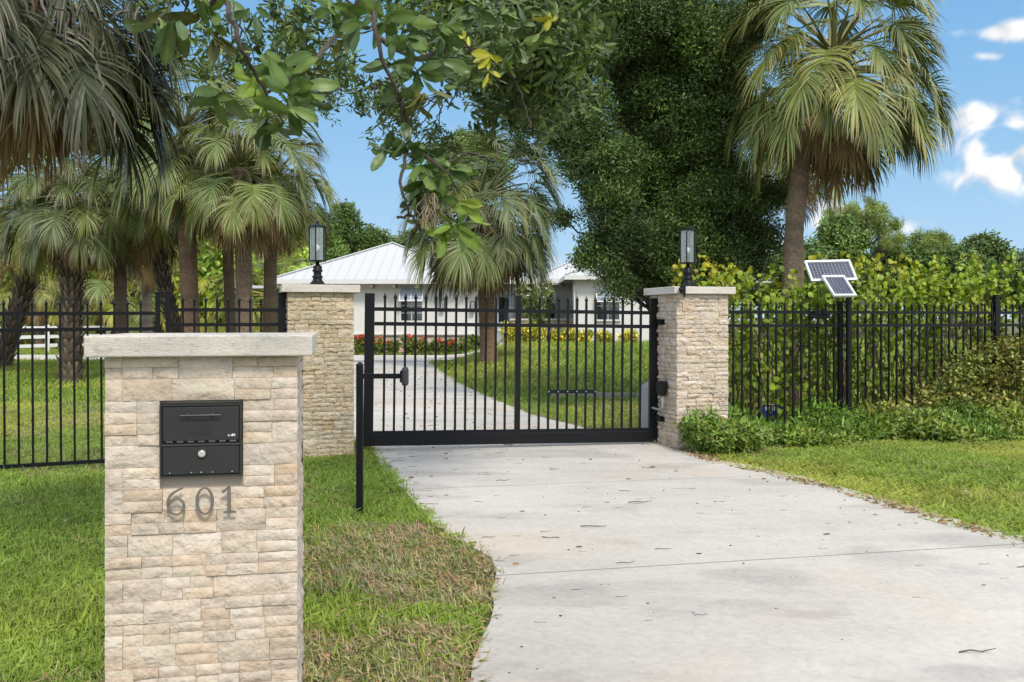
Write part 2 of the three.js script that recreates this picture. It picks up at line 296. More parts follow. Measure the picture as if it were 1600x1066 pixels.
function pier(o) { // o: name, label, category, pos (base of the front right corner), turn, W, depth, H, faces to detail
  const g = thing(o.name, o.label, o.category, o.pos, o.turn, o.group), r = R(o.seed), T0 = .03, { W, depth: S, H } = o;
  // local axes: x along the front to the right, z towards the viewer; the front face is z = 0, x from -W to 0
  const core = new THREE.BoxGeometry(W - .05, H, S - .05).translate(-W / 2, H / 2, -S / 2);
  part('core', core, mortar, g);
  const faces = { front: [V(-W, 0, 0), 0, W], left: [V(-W, 0, -S + .026), -Math.PI / 2, S - .052], right: [V(0, 0, -.026), Math.PI / 2, S - .052], back: [V(0, 0, -S), Math.PI, W] }, hidden = [];
  for (const [k, [p, ry, len]] of Object.entries(faces)) {
    const seen = o.seen.includes(k);
    for (const [x, y, w, h] of stoneFace(len, H, o.unit, r, { ...o, hole: k === 'front' ? o.hole : null })) {
      const nx = seen ? clamp(Math.round(w / o.cell), 2, 6) : 1, ny = seen ? clamp(Math.round(h / o.cell), 2, 3) : 1, tone = STONE_TONES[Math.floor(r() * r() * 1.2 * STONE_TONES.length) % STONE_TONES.length], proud = o.proud * (r() - .3);
      const inset = 0, s = o.gap, geo = stoneGeo(w - s, h - s, T0 + proud, o.amp * (.4 + r() * .9), r, nx, ny, [tone[0] * o.tint[0], tone[1] * o.tint[1], tone[2] * o.tint[2]], o.chip);
      const q = Q(0, ry, 0), pos = V(x + s / 2, y + s / 2, proud - .004).applyQuaternion(q).add(p);
      if (seen) { const m = part('stone', geo, o.mat, g); m.position.copy(pos); m.quaternion.copy(q); }
      else hidden.push(geo.clone().applyMatrix4(M4(pos, q, 1)));
    }
  }
  if (hidden.length) { const l = hidden.map((q) => q.toNonIndexed()); const m = part('stone', mergeGeometries(l), o.mat, g); m.userData.kind = 'stuff'; }
  const cap = part('cap', rbox(W + o.over * 2, o.capH, S + o.over * 2, .006, -W / 2, H + o.capH / 2, -S / 2, 3), capMat, g);
  return g;
}
// the mailbox pier
const MBX = P(163, 557, 2.9); // front left edge of its face
const mTurn = .19, MW = .600, MH = 1.362;
const mailPos = V(MBX.x + MW * Math.cos(mTurn), 0, MBX.z - MW * Math.sin(mTurn));
const mail = pier({ name: 'mailbox_pier', label: 'cream split-stone mailbox pier marked 601 with a black metal mailbox set in it', category: 'mailbox', pos: mailPos, turn: mTurn, W: MW, depth: .52, H: MH, seed: 17, unit: .0358, w0: .09, w1: .22, tall: .30, cell: .020, amp: .007, proud: .008, chip: .003, gap: .0009, over: .05, capH: .068, tint: [1.07, 1.035, 1.03], mat: stoneNear, seen: ['front', 'right'], hole: [.166, .969, .426, 1.211] });
{ // mailbox in local front coordinates: x from -MW
  const x0 = -MW + .169, x1 = -MW + .423, y0 = .972, y1 = 1.208, w = x1 - x0, h = y1 - y0, cx = (x0 + x1) / 2, z = .004;
  const m = part('mailbox', merge([box(w, h, .3, cx, (y0 + y1) / 2, -.152), box(w, .006, .016, cx, y1 - .003, z), box(.006, h - .006, .016, x0 + .003, (y0 + y1) / 2 - .003, z), box(.006, h - .006, .016, x1 - .003, (y0 + y1) / 2 - .003, z), box(w - .012, .005, .014, cx, y0 + .0025, z)]), satin, mail);
  const dTop = y1 - .010, dMid = y0 + .116;
  const door = part('mail_slot_door', rbox(w - .018, dTop - dMid, .012, .0022, cx, (dTop + dMid) / 2, z + .001, 2), satin, m);
  part('handle', merge([new THREE.CapsuleGeometry(.0032, .124, 6, 10).rotateZ(Math.PI / 2).translate(cx, dTop - .026, z + .022), cyl(.004, .006, .014, 0, 0, 0, 10).rotateX(Math.PI / 2).translate(cx - .038, dTop - .022, z + .013), cyl(.004, .006, .014, 0, 0, 0, 10).rotateX(Math.PI / 2).translate(cx + .038, dTop - .022, z + .013)]), std({ color: C(.09, .09, .095), roughness: .35, metalness: .6 }), m);
  const hg = []; for (let k = 0; k < 7; k++) hg.push(cyl(.0042, .0042, .020, 0, 0, 0, 8).rotateZ(Math.PI / 2).translate(x0 + .03 + k * .0328, dMid - .003, z + .006));
  part('hinge', merge([...hg, box(w - .014, .007, .010, cx, dMid - .012, z + .003)]), std({ color: C(.05, .05, .055), roughness: .35, metalness: .3 }), m);
  part('locking_door', rbox(w - .016, dMid - .019 - y0 - .007, .010, .002, cx, (dMid - .019 + y0 + .007) / 2, z, 2), satin, m);
  part('lock', merge([cyl(.0115, .0115, .008, 0, 0, 0, 20).rotateX(Math.PI / 2).translate(cx + .003, dMid - .041, z + .010), cyl(.008, .0095, .004, 0, 0, 0, 20).rotateX(Math.PI / 2).translate(cx + .003, dMid - .041, z + .015), box(.0015, .006, .002, cx + .003, dMid - .041, z + .0172)]), std({ color: C(.72, .72, .70), roughness: .32, metalness: .7 }), m);
  part('lock_collar', new THREE.TorusGeometry(.0145, .0022, 8, 24).translate(cx + .003, dMid - .043, z + .006), satin, m);
  const rv = []; for (const f of [.12, .38, .5, .64, .88]) rv.push(new THREE.SphereGeometry(.0022, 8, 6).scale(1, 1, .5).translate(lerp(x0, x1, f), y0 + .013, z + .0055));
  part('rivet', merge(rv), steel, m);
  const bold = await new FontLoader().loadAsync('fonts/droid/droid_sans_bold.typeface.json');
  const text = (s, size, x, y, d = .0012) => { const g = new TextGeometry(s, { font: bold, size, depth: d, curveSegments: 3, bevelEnabled: false }); g.computeBoundingBox(); return g.translate(x - g.boundingBox.max.x / 2, y, z + .0066); };
  part('embossed_lettering', merge([text('U.S. MAIL', .0125, cx - .004, dMid + .036), text('APPROVED BY THE', .0052, cx - .004, dMid + .026), text('POSTMASTER GENERAL', .0052, cx - .004, dMid + .017)]), satin, m);
  const mk = []; [[0, .006, .0022], [.0045, .005, .0022], [.009, .005, .002], [.0135, .008, .0045], [.0195, .0075, .0034]].forEach(([x, hh, ww]) => mk.push(rbox(ww, hh, .0012, .0004, x1 - .042 + x, dMid + .013 + hh / 2, z + .0075, 1)));
  part('maker_mark', merge(mk), std({ color: C(.7, .7, .7), roughness: .5 }), m);
  // house number: three weathered serif figures fixed to the stones
  const ink = std({ color: C(.15, .13, .108), roughness: .8, bumpMap: tex(256, (u, v) => T(u, v, 60, 60, 3, 3), { size: .1 }), bumpScale: .002 });
  const stroke = (pts, wd) => { // a figure's stroke: a thick ribbon of changing width
    const c = new THREE.CatmullRomCurve3(pts.map(([x, y]) => V(x, y, 0))), n = 26, L = [], Rr = [];
    for (let k = 0; k <= n; k++) { const p = c.getPoint(k / n), t = c.getTangent(k / n), s = V(-t.y, t.x, 0), ww = along(wd, k / n); L.push(p.clone().addScaledVector(s, ww)); Rr.push(p.clone().addScaledVector(s, -ww)); }
    const sh = new THREE.Shape([...L, ...Rr.reverse()].map((p) => new THREE.Vector2(p.x, p.y)));
    return new THREE.ExtrudeGeometry(sh, { depth: .006, bevelEnabled: true, bevelSize: .0012, bevelThickness: .0015, bevelSegments: 1, curveSegments: 4 });
  };
  const nz = .019, nb = .852, nh = .095;
  const ring = (cx2, cy2, a, b, w0, w1) => { // closed bowl with thick sides
    const outer = new THREE.Shape(), inner = new THREE.Path(); outer.absellipse(cx2, cy2, a, b, 0, Math.PI * 2); inner.absellipse(cx2, cy2, a - w1, b - w0, 0, Math.PI * 2, true); outer.holes.push(inner);
    return new THREE.ExtrudeGeometry(outer, { depth: .006, bevelEnabled: true, bevelSize: .0012, bevelThickness: .0015, bevelSegments: 1, curveSegments: 18 });
  };
  const X = (px) => -MW + (px - 163) / 300 * MW;
  const six = merge([ring(0, .030, .029, .029, .0035, .007), stroke([[-.0265, .034], [-.027, .05], [-.018, .069], [.000, .083], [.022, .093]], [[0, .0034], [.5, .0038], [1, .002]])]);
  const one = merge([stroke([[0, .003], [0, .05], [0, .092]], [[0, .0042], [1, .0042]]), stroke([[-.019, .0022], [0, .0036], [.021, .0022]], [[0, .0022], [.5, .0042], [1, .0022]]), stroke([[-.022, .074], [-.012, .080], [0, .091]], [[0, .004], [.5, .003], [1, .003]])]);
  part('numeral', six, ink, mail, [X(274), nb, nz], [0, 0, .02]).scale.setScalar(.93); part('numeral', ring(0, .047, .0295, .047, .0034, .0075), ink, mail, [X(318), nb - .001, nz], [0, 0, .02]).scale.setScalar(.93); part('numeral', one, ink, mail, [X(356), nb + .002, nz], [0, 0, .02]).scale.setScalar(.93);
}
// the two gate piers
const pierR = P(1058, 500, 10.25), pierL = P(553, 500, 9.85), gTurn = .275;
const gp = { category: 'gate pier', W: .7, depth: .72, H: 1.775, unit: .05, w0: .12, w1: .30, tall: .24, cell: .045, amp: .016, proud: .016, chip: .006, gap: .002, over: .062, capH: .082, mat: stoneRough, group: 'stone gate piers' };
const pW = .645;
pier({ ...gp, name: 'gate_pier', label: 'cream stone gate pier on the right, carrying the gate hinges', pos: V(pierR.x + pW * Math.cos(gTurn), 0, pierR.z - pW * Math.sin(gTurn)), turn: gTurn, W: pW, seed: 5, tint: [1.13, 1.1, 1.08], seen: ['front', 'left'] });
pier({ ...gp, name: 'gate_pier', label: 'shade-tinted stone gate pier behind the mailbox pier, at the open end of the gate', pos: V(pierL.x, 0, pierL.z), turn: gTurn, W: .70, seed: 8, tint: [1.0, .96, .83], seen: ['front', 'left'], unit: .05 });  // tint has tree shade put into it: darker and yellower than the right pier

// ================================================================ LANTERNS, SENSOR, CONDUIT
function lantern(label, pos, turn, Hs) {
  const g = thing('pier_lantern', label, 'lantern', pos, turn, 'lanterns on the gate piers');
  const prof = [[.105, 0], [.105, .012], [.088, .03], [.066, .055], [.052, .075], [.05, .095], [.062, .105], [.062, .115], [.045, .125], [.045, .165], [.06, .172], [.06, .182], [.05, .19], [.05, .23], [.022, .245], [.018, .29]].map(([a, b]) => new THREE.Vector2(a, b * Hs));
  part('base', new THREE.LatheGeometry(prof, 20), black, g);
  const y0 = .29 * Hs, hh = .385, r = .098, bars = [], panes = [];
  const lamp = part('lantern_frame', merge([cyl(r + .004, r + .004, .014, 0, y0, 0, 6), cyl(r + .008, r + .008, .012, 0, y0 + hh, 0, 6), cyl(r * .3, r + .006, .028, 0, y0 + hh + .02, 0, 6), cyl(.012, .012, .04, 0, y0 + hh + .045, 0, 8), ...[0, 1, 2, 3, 4, 5].map((k) => box(.012, hh, .012, 0, y0 + hh / 2, r - .004).rotateY(k * Math.PI / 3))]), black, g);
  for (let k = 0; k < 6; k++) part('pane', box(r - .016, hh - .012, .003, 0, y0 + hh / 2, r * .866 - .006).rotateY((k + .5) * Math.PI / 3), glass, lamp);
  part('bulb', merge([new THREE.SphereGeometry(.024, 12, 10).scale(1, 1.5, 1).translate(0, y0 + .15, 0)]), phys({ color: C(.9, .88, .84), roughness: .2 }), lamp);
  part('socket', cyl(.014, .016, .1, 0, y0 + .06, 0, 10), black, lamp);
  return g;
}
const capTop = 1.857;
const lc = (px, D) => { const p = P(px, 500, D); return V(p.x, capTop, p.z); };
lantern('black glass lantern standing on the right stone gate pier, against the dark oak', lc(1075, 10.66), Math.PI / 6 + .28 - .1, 1);
lantern('black glass lantern standing on the left stone gate pier, before the white house roof', lc(496, 10.28), .0, 1.0);
{
  const p = P(1067, 452.5, 10.15), g = thing('photo_sensor', 'small black photo sensor clipped to the front corner of the right pier cap', 'sensor', p, .3);
  part('housing', rbox(.055, .09, .05, .008), black, g); part('lens', new THREE.SphereGeometry(.026, 12, 8).translate(-.028, -.0, .008), black, g); part('clip', box(.012, .05, .02, .02, -.06, 0), black, g);
}
const gU = V(Math.cos(gTurn), 0, -Math.sin(gTurn)), gN = V(-Math.sin(gTurn), 0, -Math.cos(gTurn)); // along the front to the right; into the scene
const pierRC = V(pierR.x, 0, pierR.z);
const onLeftFace = (back, y, out = .02) => pierRC.clone().addScaledVector(gN, back).addScaledVector(gU, -out).setY(y);
{
  const p = onLeftFace(.28, .63, .012), g = thing('conduit_box', 'black electrical box with grey conduit on the inner side of the right gate pier', 'electrical box', p, gTurn - Math.PI / 2);
  part('box', merge([rbox(.13, .13, .08, .01, 0, .08, .045), rbox(.10, .05, .07, .01, .01, .0, .05)]), black, g);
  const c = new THREE.CatmullRomCurve3([V(.02, -.03, .05), V(.03, -.12, .05), V(.01, -.175, .052), V(-.08, -.19, .055), V(-.22, -.185, .06)]);
  part('conduit', new THREE.TubeGeometry(c, 20, .014, 8), greyPlastic, g);
}
{
  const p = P(1023, 500, 11.6), g = thing('gate_opener', 'grey gate opener cabinet with a sloping top, standing behind the gate', 'gate opener', V(p.x, 0, p.z), gTurn);
  const s = new THREE.Shape([[-.13, 0], [.13, 0], [.13, .66], [.02, .66], [-.13, .57]].map(([x, y]) => new THREE.Vector2(x, y)));
  part('cabinet', new THREE.ExtrudeGeometry(s, { depth: .3, bevelEnabled: true, bevelSize: .006, bevelThickness: .006, bevelSegments: 2 }).translate(0, .05, -.15), greyPlastic, g);
  part('plinth', box(.34, .06, .4, 0, .03, 0), concrete, g);
}

// ================================================================ GATE AND FENCES
const spear = (r) => new THREE.LatheGeometry([[.55, 0], [1, .004], [1, .010], [.7, .014], [1.35, .030], [1.2, .042], [.55, .066], [0, .086]].map(([a, b]) => new THREE.Vector2(a * r, b)), 8);
const picketGeo = (h, w, tip = true) => merge([box(w, h, w, 0, h / 2, 0), ...(tip ? [spear(w * .62).translate(0, h - .002, 0)] : [])]);
{
  const a = P(575, 500, 10.1), b = P(1020, 500, 10.75), L = Math.hypot(b.x - a.x, b.z - a.z), turn = Math.atan2(-(b.z - a.z), b.x - a.x);
  const g = thing('driveway_gate', 'wide black metal driveway gate with spear-topped pickets across the concrete drive', 'gate', V(a.x, .077, a.z), turn); g.rotation.z = -.0117;
  const post = .108, rail = .042, mid = L * .507;
  part('end_post', rbox(post, 1.70, .05, .004, 0, .85, 0), blackRail, g); part('hinge_post', rbox(post, 1.70, .05, .004, L, .85, 0), blackRail, g);
  part('middle_post', rbox(.062, 1.70 - .13, .05, .003, mid, .13 + .785, 0), blackRail, g);
  part('bottom_beam', rbox(L - post - .004, .128, .06, .004, L / 2, .066, 0), blackRail, g); part('bottom_rail', box(L - post - .004, .034, .038, L / 2, .149, 0), blackRail, g);
  for (const y of [1.525, 1.362]) { part('rail', box(mid - post / 2 - .031 - .004, rail, .036, (post / 2 + mid - .031) / 2, y, 0), blackRail, g); part('rail', box(L - post / 2 - mid - .031 - .004, rail, .036, (L - post / 2 + mid + .031) / 2, y, 0), blackRail, g); }
  const pk = picketGeo(1.462, .0245);
  for (const [x0, x1] of [[post / 2, mid - .031], [mid + .031, L - post / 2]]) for (let k = 1; k <= 13; k++) part('picket', pk, blackRail, g, [lerp(x0, x1, k / 14), .165, 0]);
  // opener bracket bar with bolts
  const px = (k) => lerp(mid + .031, L - post / 2, k / 14);
  const bar = part('bracket_bar', rbox(px(8) - px(3) + .03, .044, .012, .003, (px(3) + px(8)) / 2, .60, .022), blackRail, g);
  for (let k = 3; k <= 8; k++) part('bolt', cyl(.0075, .0075, .008, 0, 0, 0, 8).rotateX(Math.PI / 2).translate(px(k), .60, .031), steel, bar);
  for (const k of [3]) part('knuckle', new THREE.SphereGeometry(.028, 10, 8).scale(.85, 2.6, .85).translate(px(k), 1.235, 0), blackRail, g);
  part('knuckle', new THREE.SphereGeometry(.026, 10, 8).scale(.8, 2.0, .8).translate(lerp(post / 2, mid - .031, 13 / 14), 1.25, 0), blackRail, g);
  for (const y of [1.42, .29]) {
    const h = part('hinge', merge([rbox(.045, .06, .19, .004, L + post / 2 - .03, y, .115), rbox(.10, .06, .04, .004, L + post / 2 + .005, y, .19)]), black, g);
    part('hinge_barrel', merge([cyl(.02, .02, .12, L + post / 2 + .055, y - .045, .2, 12), cyl(.026, .026, .02, L + post / 2 + .055, y + .02, .2, 12), cyl(.026, .026, .02, L + post / 2 + .055, y - .11, .2, 12), box(.05, .15, .06, L + post / 2 + .08, y - .05, .19)]), std({ color: C(.16, .15, .14), roughness: .5, metalness: .6 }), h);
  }
}
function fence(o) { // o.a, o.b ground points; pickets spaced evenly; posts at given fractions
  const L = Math.hypot(o.b.x - o.a.x, o.b.z - o.a.z), turn = Math.atan2(-(o.b.z - o.a.z), o.b.x - o.a.x), g = thing(o.name, o.label, o.category, V(o.a.x, 0, o.a.z), turn);
  g.rotation.z = o.tilt ?? 0;
  const pk = picketGeo(o.top - .086 - o.low, .02);
  for (let k = 0; k < o.n; k++) part('picket', pk, blackRail, g, [o.x0 + k * o.step, o.low, 0]);
  for (const y of o.rails) part('rail', box(L - (o.trim ?? 0), .036, .032, L / 2, y, 0), blackRail, g);
  for (const [x, h, w] of o.posts) { const p = part('post', rbox(w, h, w, .003, x, h / 2, o.pz ?? 0), blackRail, g); part('post_cap', rbox(w + .012, .014, w + .012, .004, x, h + .007, o.pz ?? 0), blackRail, p); }
  return g;
}
{ // left: a long panel nearer, then the small gate beside the pier
  const a = P(-150, 500, 8.52), b = P(246, 500, 9.33), c = P(262, 500, 9.36), d = P(440, 500, 9.76);
  a.y = b.y = c.y = d.y = 0;
  const L = Math.hypot(b.x - a.x, b.z - a.z), p0 = P(0, 500, 8.86), s0 = Math.hypot(p0.x - a.x, p0.z - a.z);
  const step = (L - s0) / 11.6;
  fence({ name: 'picket_fence', label: 'black spear-topped metal fence on the left lawn, left of the mailbox pier', category: 'fence', a, b, top: 1.685, low: .03, x0: s0 + .045 - step * 7, step, n: 18, rails: [1.535, 1.375, .05], posts: [[L + .012, 1.74, .05]], trim: .03, tilt: .006 });
  const L2 = Math.hypot(d.x - c.x, d.z - c.z), st = (L2 - .07) / 9.6;
  fence({ name: 'side_gate', label: 'narrow black spear-topped gate between the fence and the left stone pier', category: 'gate', a: c, b: d, top: 1.735, low: .06, x0: .035 + st, step: st, n: 8, rails: [1.585, 1.43, .08], posts: [[0.004, 1.76, .05], [L2, 1.76, .08]], trim: .06 });
  const g = thing('fence_post', 'thick black post standing tight against the left side of the left stone pier', 'post', V(P(445.5, 500, 10.0).x, 0, -10.0), .27);
  part('shaft', rbox(.07, 1.74, .07, .004, 0, .87, 0), black, g); part('latch', box(.03, .1, .03, -.045, 1.1, .0), black, g);
}
const fR0 = P(1138, 500, 10.86), fR1 = P(1640, 500, 12.42); fR0.y = fR1.y = 0;
const fRU = fR1.clone().sub(fR0).normalize(), fRN = V(fRU.z, 0, -fRU.x); if (fRN.z > 0) fRN.negate(); // along; behind
{
  const L = fR1.distanceTo(fR0), step = .1195, n = Math.floor(L / step);
  const sx = (px) => { let best = 0, e = 1e9; for (let s = 0; s < L; s += .005) { const q = fR0.clone().addScaledVector(fRU, s), x = CX + q.x * F / -q.z; if (Math.abs(x - px) < e) { e = Math.abs(x - px); best = s; } } return best; };
  fence({ name: 'picket_fence', label: 'black spear-topped metal fence right of the gate, in front of the leafy hedge', category: 'fence', a: fR0, b: fR1, top: 1.715, low: .05, x0: .07, step, n, rails: [1.575, 1.41, .12], posts: [[sx(1318) - .05, 1.7, .05], [sx(1556), 1.80, .07]] });
  const s = sx(1319), q = fR0.clone().addScaledVector(fRU, s).addScaledVector(fRN, -.09), sp = thing('solar_mast', 'black post topped by two white-framed solar panels in front of the hedge', 'solar panel', q, .0);
  part('mast', merge([cyl(.036, .036, 1.86, 0, .93, 0, 14), cyl(.05, .05, .02, 0, 1.70, 0, 14)]), black, sp);
  const D = -q.z;
  const panel = (w, h, cols, rows, x, y, z, yaw, tilt, roll) => {
    const f = part('solar_panel', merge([box(w, .028, .03, 0, h / 2 - .014, 0), box(w, .028, .03, 0, -h / 2 + .014, 0), box(.022, h - .056, .03, -w / 2 + .011, 0, 0), box(.022, h - .056, .03, w / 2 - .011, 0, 0), box(w - .044, h - .056, .006, 0, 0, -.008)]), std({ color: C(.72, .73, .74), roughness: .4, metalness: .15 }), sp, [x, y, z]);
    f.rotation.order = 'YXZ'; f.rotation.set(tilt, yaw, roll);
    const cells = [], iw = w - .052, ih = h - .062, cw = iw / cols, ch = ih / rows;
    for (let i = 0; i < cols; i++) for (let j = 0; j < rows; j++) cells.push(box(cw - (i % 2 ? .003 : .007), ch - .004, .003, -iw / 2 + (i + .5) * cw, -ih / 2 + (j + .5) * ch, -.0025));
    part('solar_cells', merge(cells), phys({ color: C(.028, .031, .06), roughness: .3, clearcoat: 1, clearcoatRoughness: .1 }), f).userData.kind = 'stuff';
    return f;
  };
  const wl = P(1298, 423, D - .02), ws = P(1311, 447, D - .26);
  panel(.60, .315, 12, 6, wl.x - q.x, wl.y, wl.z - q.z, .12, -.60, .04);
  panel(.30, .375, 6, 9, ws.x - q.x, ws.y, ws.z - q.z, .18, -.82, .02);
  part('bracket', merge([box(.03, .24, .03, -.05, 1.93, -.06), box(.2, .02, .03, -.1, 1.85, .03)]), black, sp);
}
{ // small flood lamp clamped to the fence
  const q = P(1281, 492, 11.15), g = thing('flood_lamp', 'small flat black flood lamp clamped to the top rails left of the solar post', 'flood lamp', q, -.3);
  part('head', rbox(.24, .03, .13, .008, 0, -.01, .03), black, g).rotation.x = .25; part('clamp', merge([box(.05, .09, .05, -.03, .03, -.02), cyl(.02, .02, .09, .04, .03, -.02, 8)]), black, g);
}
{ // keypad post in the grass beside the drive
  const p = P(562, 500, 6.94), g = thing('keypad_post', 'slim black post with a rounded keypad on its arm, in the grass beside the drive', 'keypad post', V(p.x, -.05, p.z), .06);
  part('post', rbox(.052, 1.19, .052, .006, 0, .595, 0, 3), black, g); part('post_cap', new THREE.CylinderGeometry(.012, .042, .022, 4).rotateY(Math.PI / 4).translate(0, 1.197, 0), black, g);
  part('arm', box(.285, .037, .032, .166, 1.10, .0), black, g);
  const k = part('keypad', new RoundedBoxGeometry(.052, .146, .09, 5, .024).translate(.345, 1.097, .0), std({ color: C(.035, .037, .042), roughness: .45 }), g);
  part('keypad_back', rbox(.016, .09, .07, .006, .314, 1.097, 0), black, k);
}

// ================================================================ HOUSE
{
  const B = V(-5.9, 0, -40), g = thing('house', 'low white stucco house with white metal hip roofs beyond the gate', 'house', B);
  const X = (x) => x + 5.9, Z = (D) => 40 - D;
  const stucco = std({ color: C(.60, .59, .56), roughness: .9, bumpMap: tex(256, (u, v) => T(u, v, 50, 50, 3, 4), { size: 1 }), bumpScale: .003 });
  const roofM = std({ color: C(.47, .475, .48), roughness: .5 }), trim = std({ color: C(.58, .575, .56), roughness: .6 }), wood = std({ color: C(.17, .13, .09), roughness: .8 }), shut = std({ color: C(.42, .47, .54), roughness: .55 }), dark = phys({ color: C(.012, .018, .018), roughness: .06, clearcoat: 1 }), doorM = std({ color: C(.36, .42, .50), roughness: .5 });
  part('wall', merge([box(8.4, 3.2, 8, 0, 1.6, -4), box(6, 3.4, 9, X(.6), 1.7, Z(46) - 4.5 - .002), box(7, 3.4, 8, X(6.5), 1.75, Z(42) - 4)].map((q, i) => i === 0 ? q.translate(X(-5.8), 0, 0) : q)), stucco, g);
  const hip = (x0, x1, D0, D1, y, sl, seams) => {
    const h = Math.min(x1 - x0, D1 - D0) / 2, top = y + h * sl, mb = new MB(), c = [1, 1, 1], z0 = Z(D0), z1 = Z(D1);
    const r0 = V(x0 + h, top, z0 - h), r1 = V(x1 - h, top, z0 - h), r2 = V(x1 - h, top, z1 + h), r3 = V(x0 + h, top, z1 + h), e = [V(x0, y, z0), V(x1, y, z0), V(x1, y, z1), V(x0, y, z1)];
    const quad = (a, b, c2, d) => { const i = [a, b, c2, d].map((p) => mb.v(p, c)); mb.q(...i); };
    quad(e[0], e[1], r1, r0); quad(e[1], e[2], r2, r1); quad(e[2], e[3], r3, r2); quad(e[3], e[0], r0, r3); quad(r0, r1, r2, r3);
    quad(e[3].clone().setY(y - .02), e[2].clone().setY(y - .02), e[1].clone().setY(y - .02), e[0].clone().setY(y - .02));
    const gg = mb.build().toNonIndexed(); gg.deleteAttribute('color'); gg.computeVertexNormals();
    const rf = part('roof', gg, roofM, g);
    part('fascia', merge([box(x1 - x0 + .06, .2, .03, (x0 + x1) / 2, y - .1, z0 + .015), box(.03, .2, z0 - z1, x0 - .015, y - .1, (z0 + z1) / 2), box(.03, .2, z0 - z1, x1 + .015, y - .1, (z0 + z1) / 2)]), trim, rf);
    const ang = Math.atan(sl);
    for (let x = x0 + .45; x < x1 - .2 && seams; x += .45) { const run = Math.min(x - x0, x1 - x, h), len = run / Math.cos(ang); if (len < .3) continue; part('seam', box(.035, .035, len, 0, 0, 0), roofM, rf, [x, y + run * sl / 2 + .014, z0 - run / 2], [ang, 0, 0]); }
    const L = Math.hypot(h, h * sl, h), q0 = V(x0 + h / 2, y + h * sl / 2 + .02, z0 - h / 2);
    for (const [a, b] of [[e[0], r0], [e[1], r1]]) { const m = part('hip_cap', box(.16, .04, a.distanceTo(b)), roofM, rf); m.position.copy(a).lerp(b, .5); m.position.y += .02; m.rotation.order = 'YXZ'; const d = b.clone().sub(a).normalize(); m.quaternion.setFromUnitVectors(V(0, 0, 1), d); }
  };
  hip(X(-10.4), X(-1.15), 39.3, 48.6, 3.24, .42, true);
  hip(X(-9.6), X(1.2), 44.9, 55.5, 3.45, .44, true);
  hip(X(.95), X(13), 45.3, 57, 3.52, .46, true);
  hip(X(2.42), X(10.4), 41.4, 50, 3.52, .42, true);
  part('porch_roof', merge([box(2.2, .12, 2, X(-11.2), 2.95, -1.4), box(.09, 2.9, .09, X(-12.1), 1.45, -.6)]), roofM, g);
  for (let k = -1; k < 9; k++) part('rafter_tail', box(.12, .2, .62, X(-9.05 + k * .985), 2.97, .38), wood, g);
  for (const x of [1.6, 2.6]) part('rafter_tail', box(.12, .2, .6, X(x), 3.26, Z(45.6)), wood, g);
  const window_ = (x0, x1, y0, y1, z, label) => {
    const w = x1 - x0, h = y1 - y0, cx = (x0 + x1) / 2, f = part('window', merge([box(w + .16, .07, .1, cx, y1 + .035, z + .03), box(w + .16, .08, .14, cx, y0 - .04, z + .05), box(.08, h, .1, x0 - .04, (y0 + y1) / 2, z + .03), box(.08, h, .1, x1 + .04, (y0 + y1) / 2, z + .03)]), trim, g);
    part('pane', box(w, h, .02, cx, (y0 + y1) / 2, z + .012), dark, f);
    part('glazing_bar', merge([box(.03, h, .02, cx, (y0 + y1) / 2, z + .032), box(w, .03, .02, cx, y0 + h * .5, z + .034), box(w, .025, .02, cx, y0 + h * .25, z + .031), box(w, .025, .02, cx, y0 + h * .75, z + .031)]), trim, f);
    const sh = part('shutter', merge([box(w + .12, .05, .04, 0, .03, 0), box(w + .12, .05, .04, 0, -h * .52 + .02, 0), box(.05, h * .52, .04, -w / 2 - .035, -h * .25, 0), box(.05, h * .52, .04, w / 2 + .035, -h * .25, 0), box(.045, h * .52, .04, 0, -h * .25, 0)]), trim, g, [cx, y1 + .1, z + .1], [-.55, 0, 0]);
    const sl = []; for (let k = 0; k < 8; k++) sl.push(box(w, .012, .06).rotateX(.5).translate(0, -h * .5 * (k + .5) / 8, -.01)); part('louvre', merge([...sl, box(w, h * .5, .006, 0, -h * .25, -.03)]), shut, sh);
  };
  window_(X(-4.88), X(-3.95), 1.45, 2.78, 0);
  window_(X(1.55), X(2.15), 1.55, 2.75, Z(46));
  window_(X(3.92), X(4.95), 1.5, 2.75, Z(42));
  { // wainscot and planter wall in stone
    const r = R(55), list = []; for (const [len, hh, x, y, z] of [[8.42, .86, X(-10), -.05, .03], [3.1, .82, X(.0), .62, Z(44.6)]]) for (const [a, b, w, h] of stoneFace(len, hh, .085, r, { w0: .25, w1: .55, tall: .2 })) { const t = STONE_TONES[Math.floor(r() * 6)]; list.push(stoneGeo(w - .008, h - .008, .06, .03, r, 1, 1, [t[0] * 1.2, t[1] * 1.12, t[2] * 1.06], .005).translate(x + a, y + b, z).toNonIndexed()); }
    part('stone_base', mergeGeometries(list), stoneNear, g).userData.kind = 'stuff';
    part('planter_cap', box(3.3, .09, .5, X(1.55), 1.50, Z(44.75)), capMat, g); part('planter_core', box(3.06, 1.5, .3, X(1.55), .7, Z(44.79)), mortar, g);
    part('base_cap', box(8.5, .06, .14, X(-5.8), .84, .07), capMat, g);
  }
  const d = part('door', merge([box(.98, 2.46, .06, X(-.48), 1.47, Z(45.96)), box(.98, .02, .02, X(-.48), .9, Z(45.9)), box(.1, 2.6, .1, X(-1.02), 1.5, Z(45.94)), box(.1, 2.6, .1, X(.06), 1.5, Z(45.94)), box(1.2, .1, .1, X(-.48), 2.8, Z(45.94))]), doorM, g);
  part('door_glass', box(.5, 1.25, .03, X(-.42), 2.0, Z(45.915)), dark, d); part('handle', box(.03, .3, .06, X(-.08), 1.25, Z(45.88)), black, d);
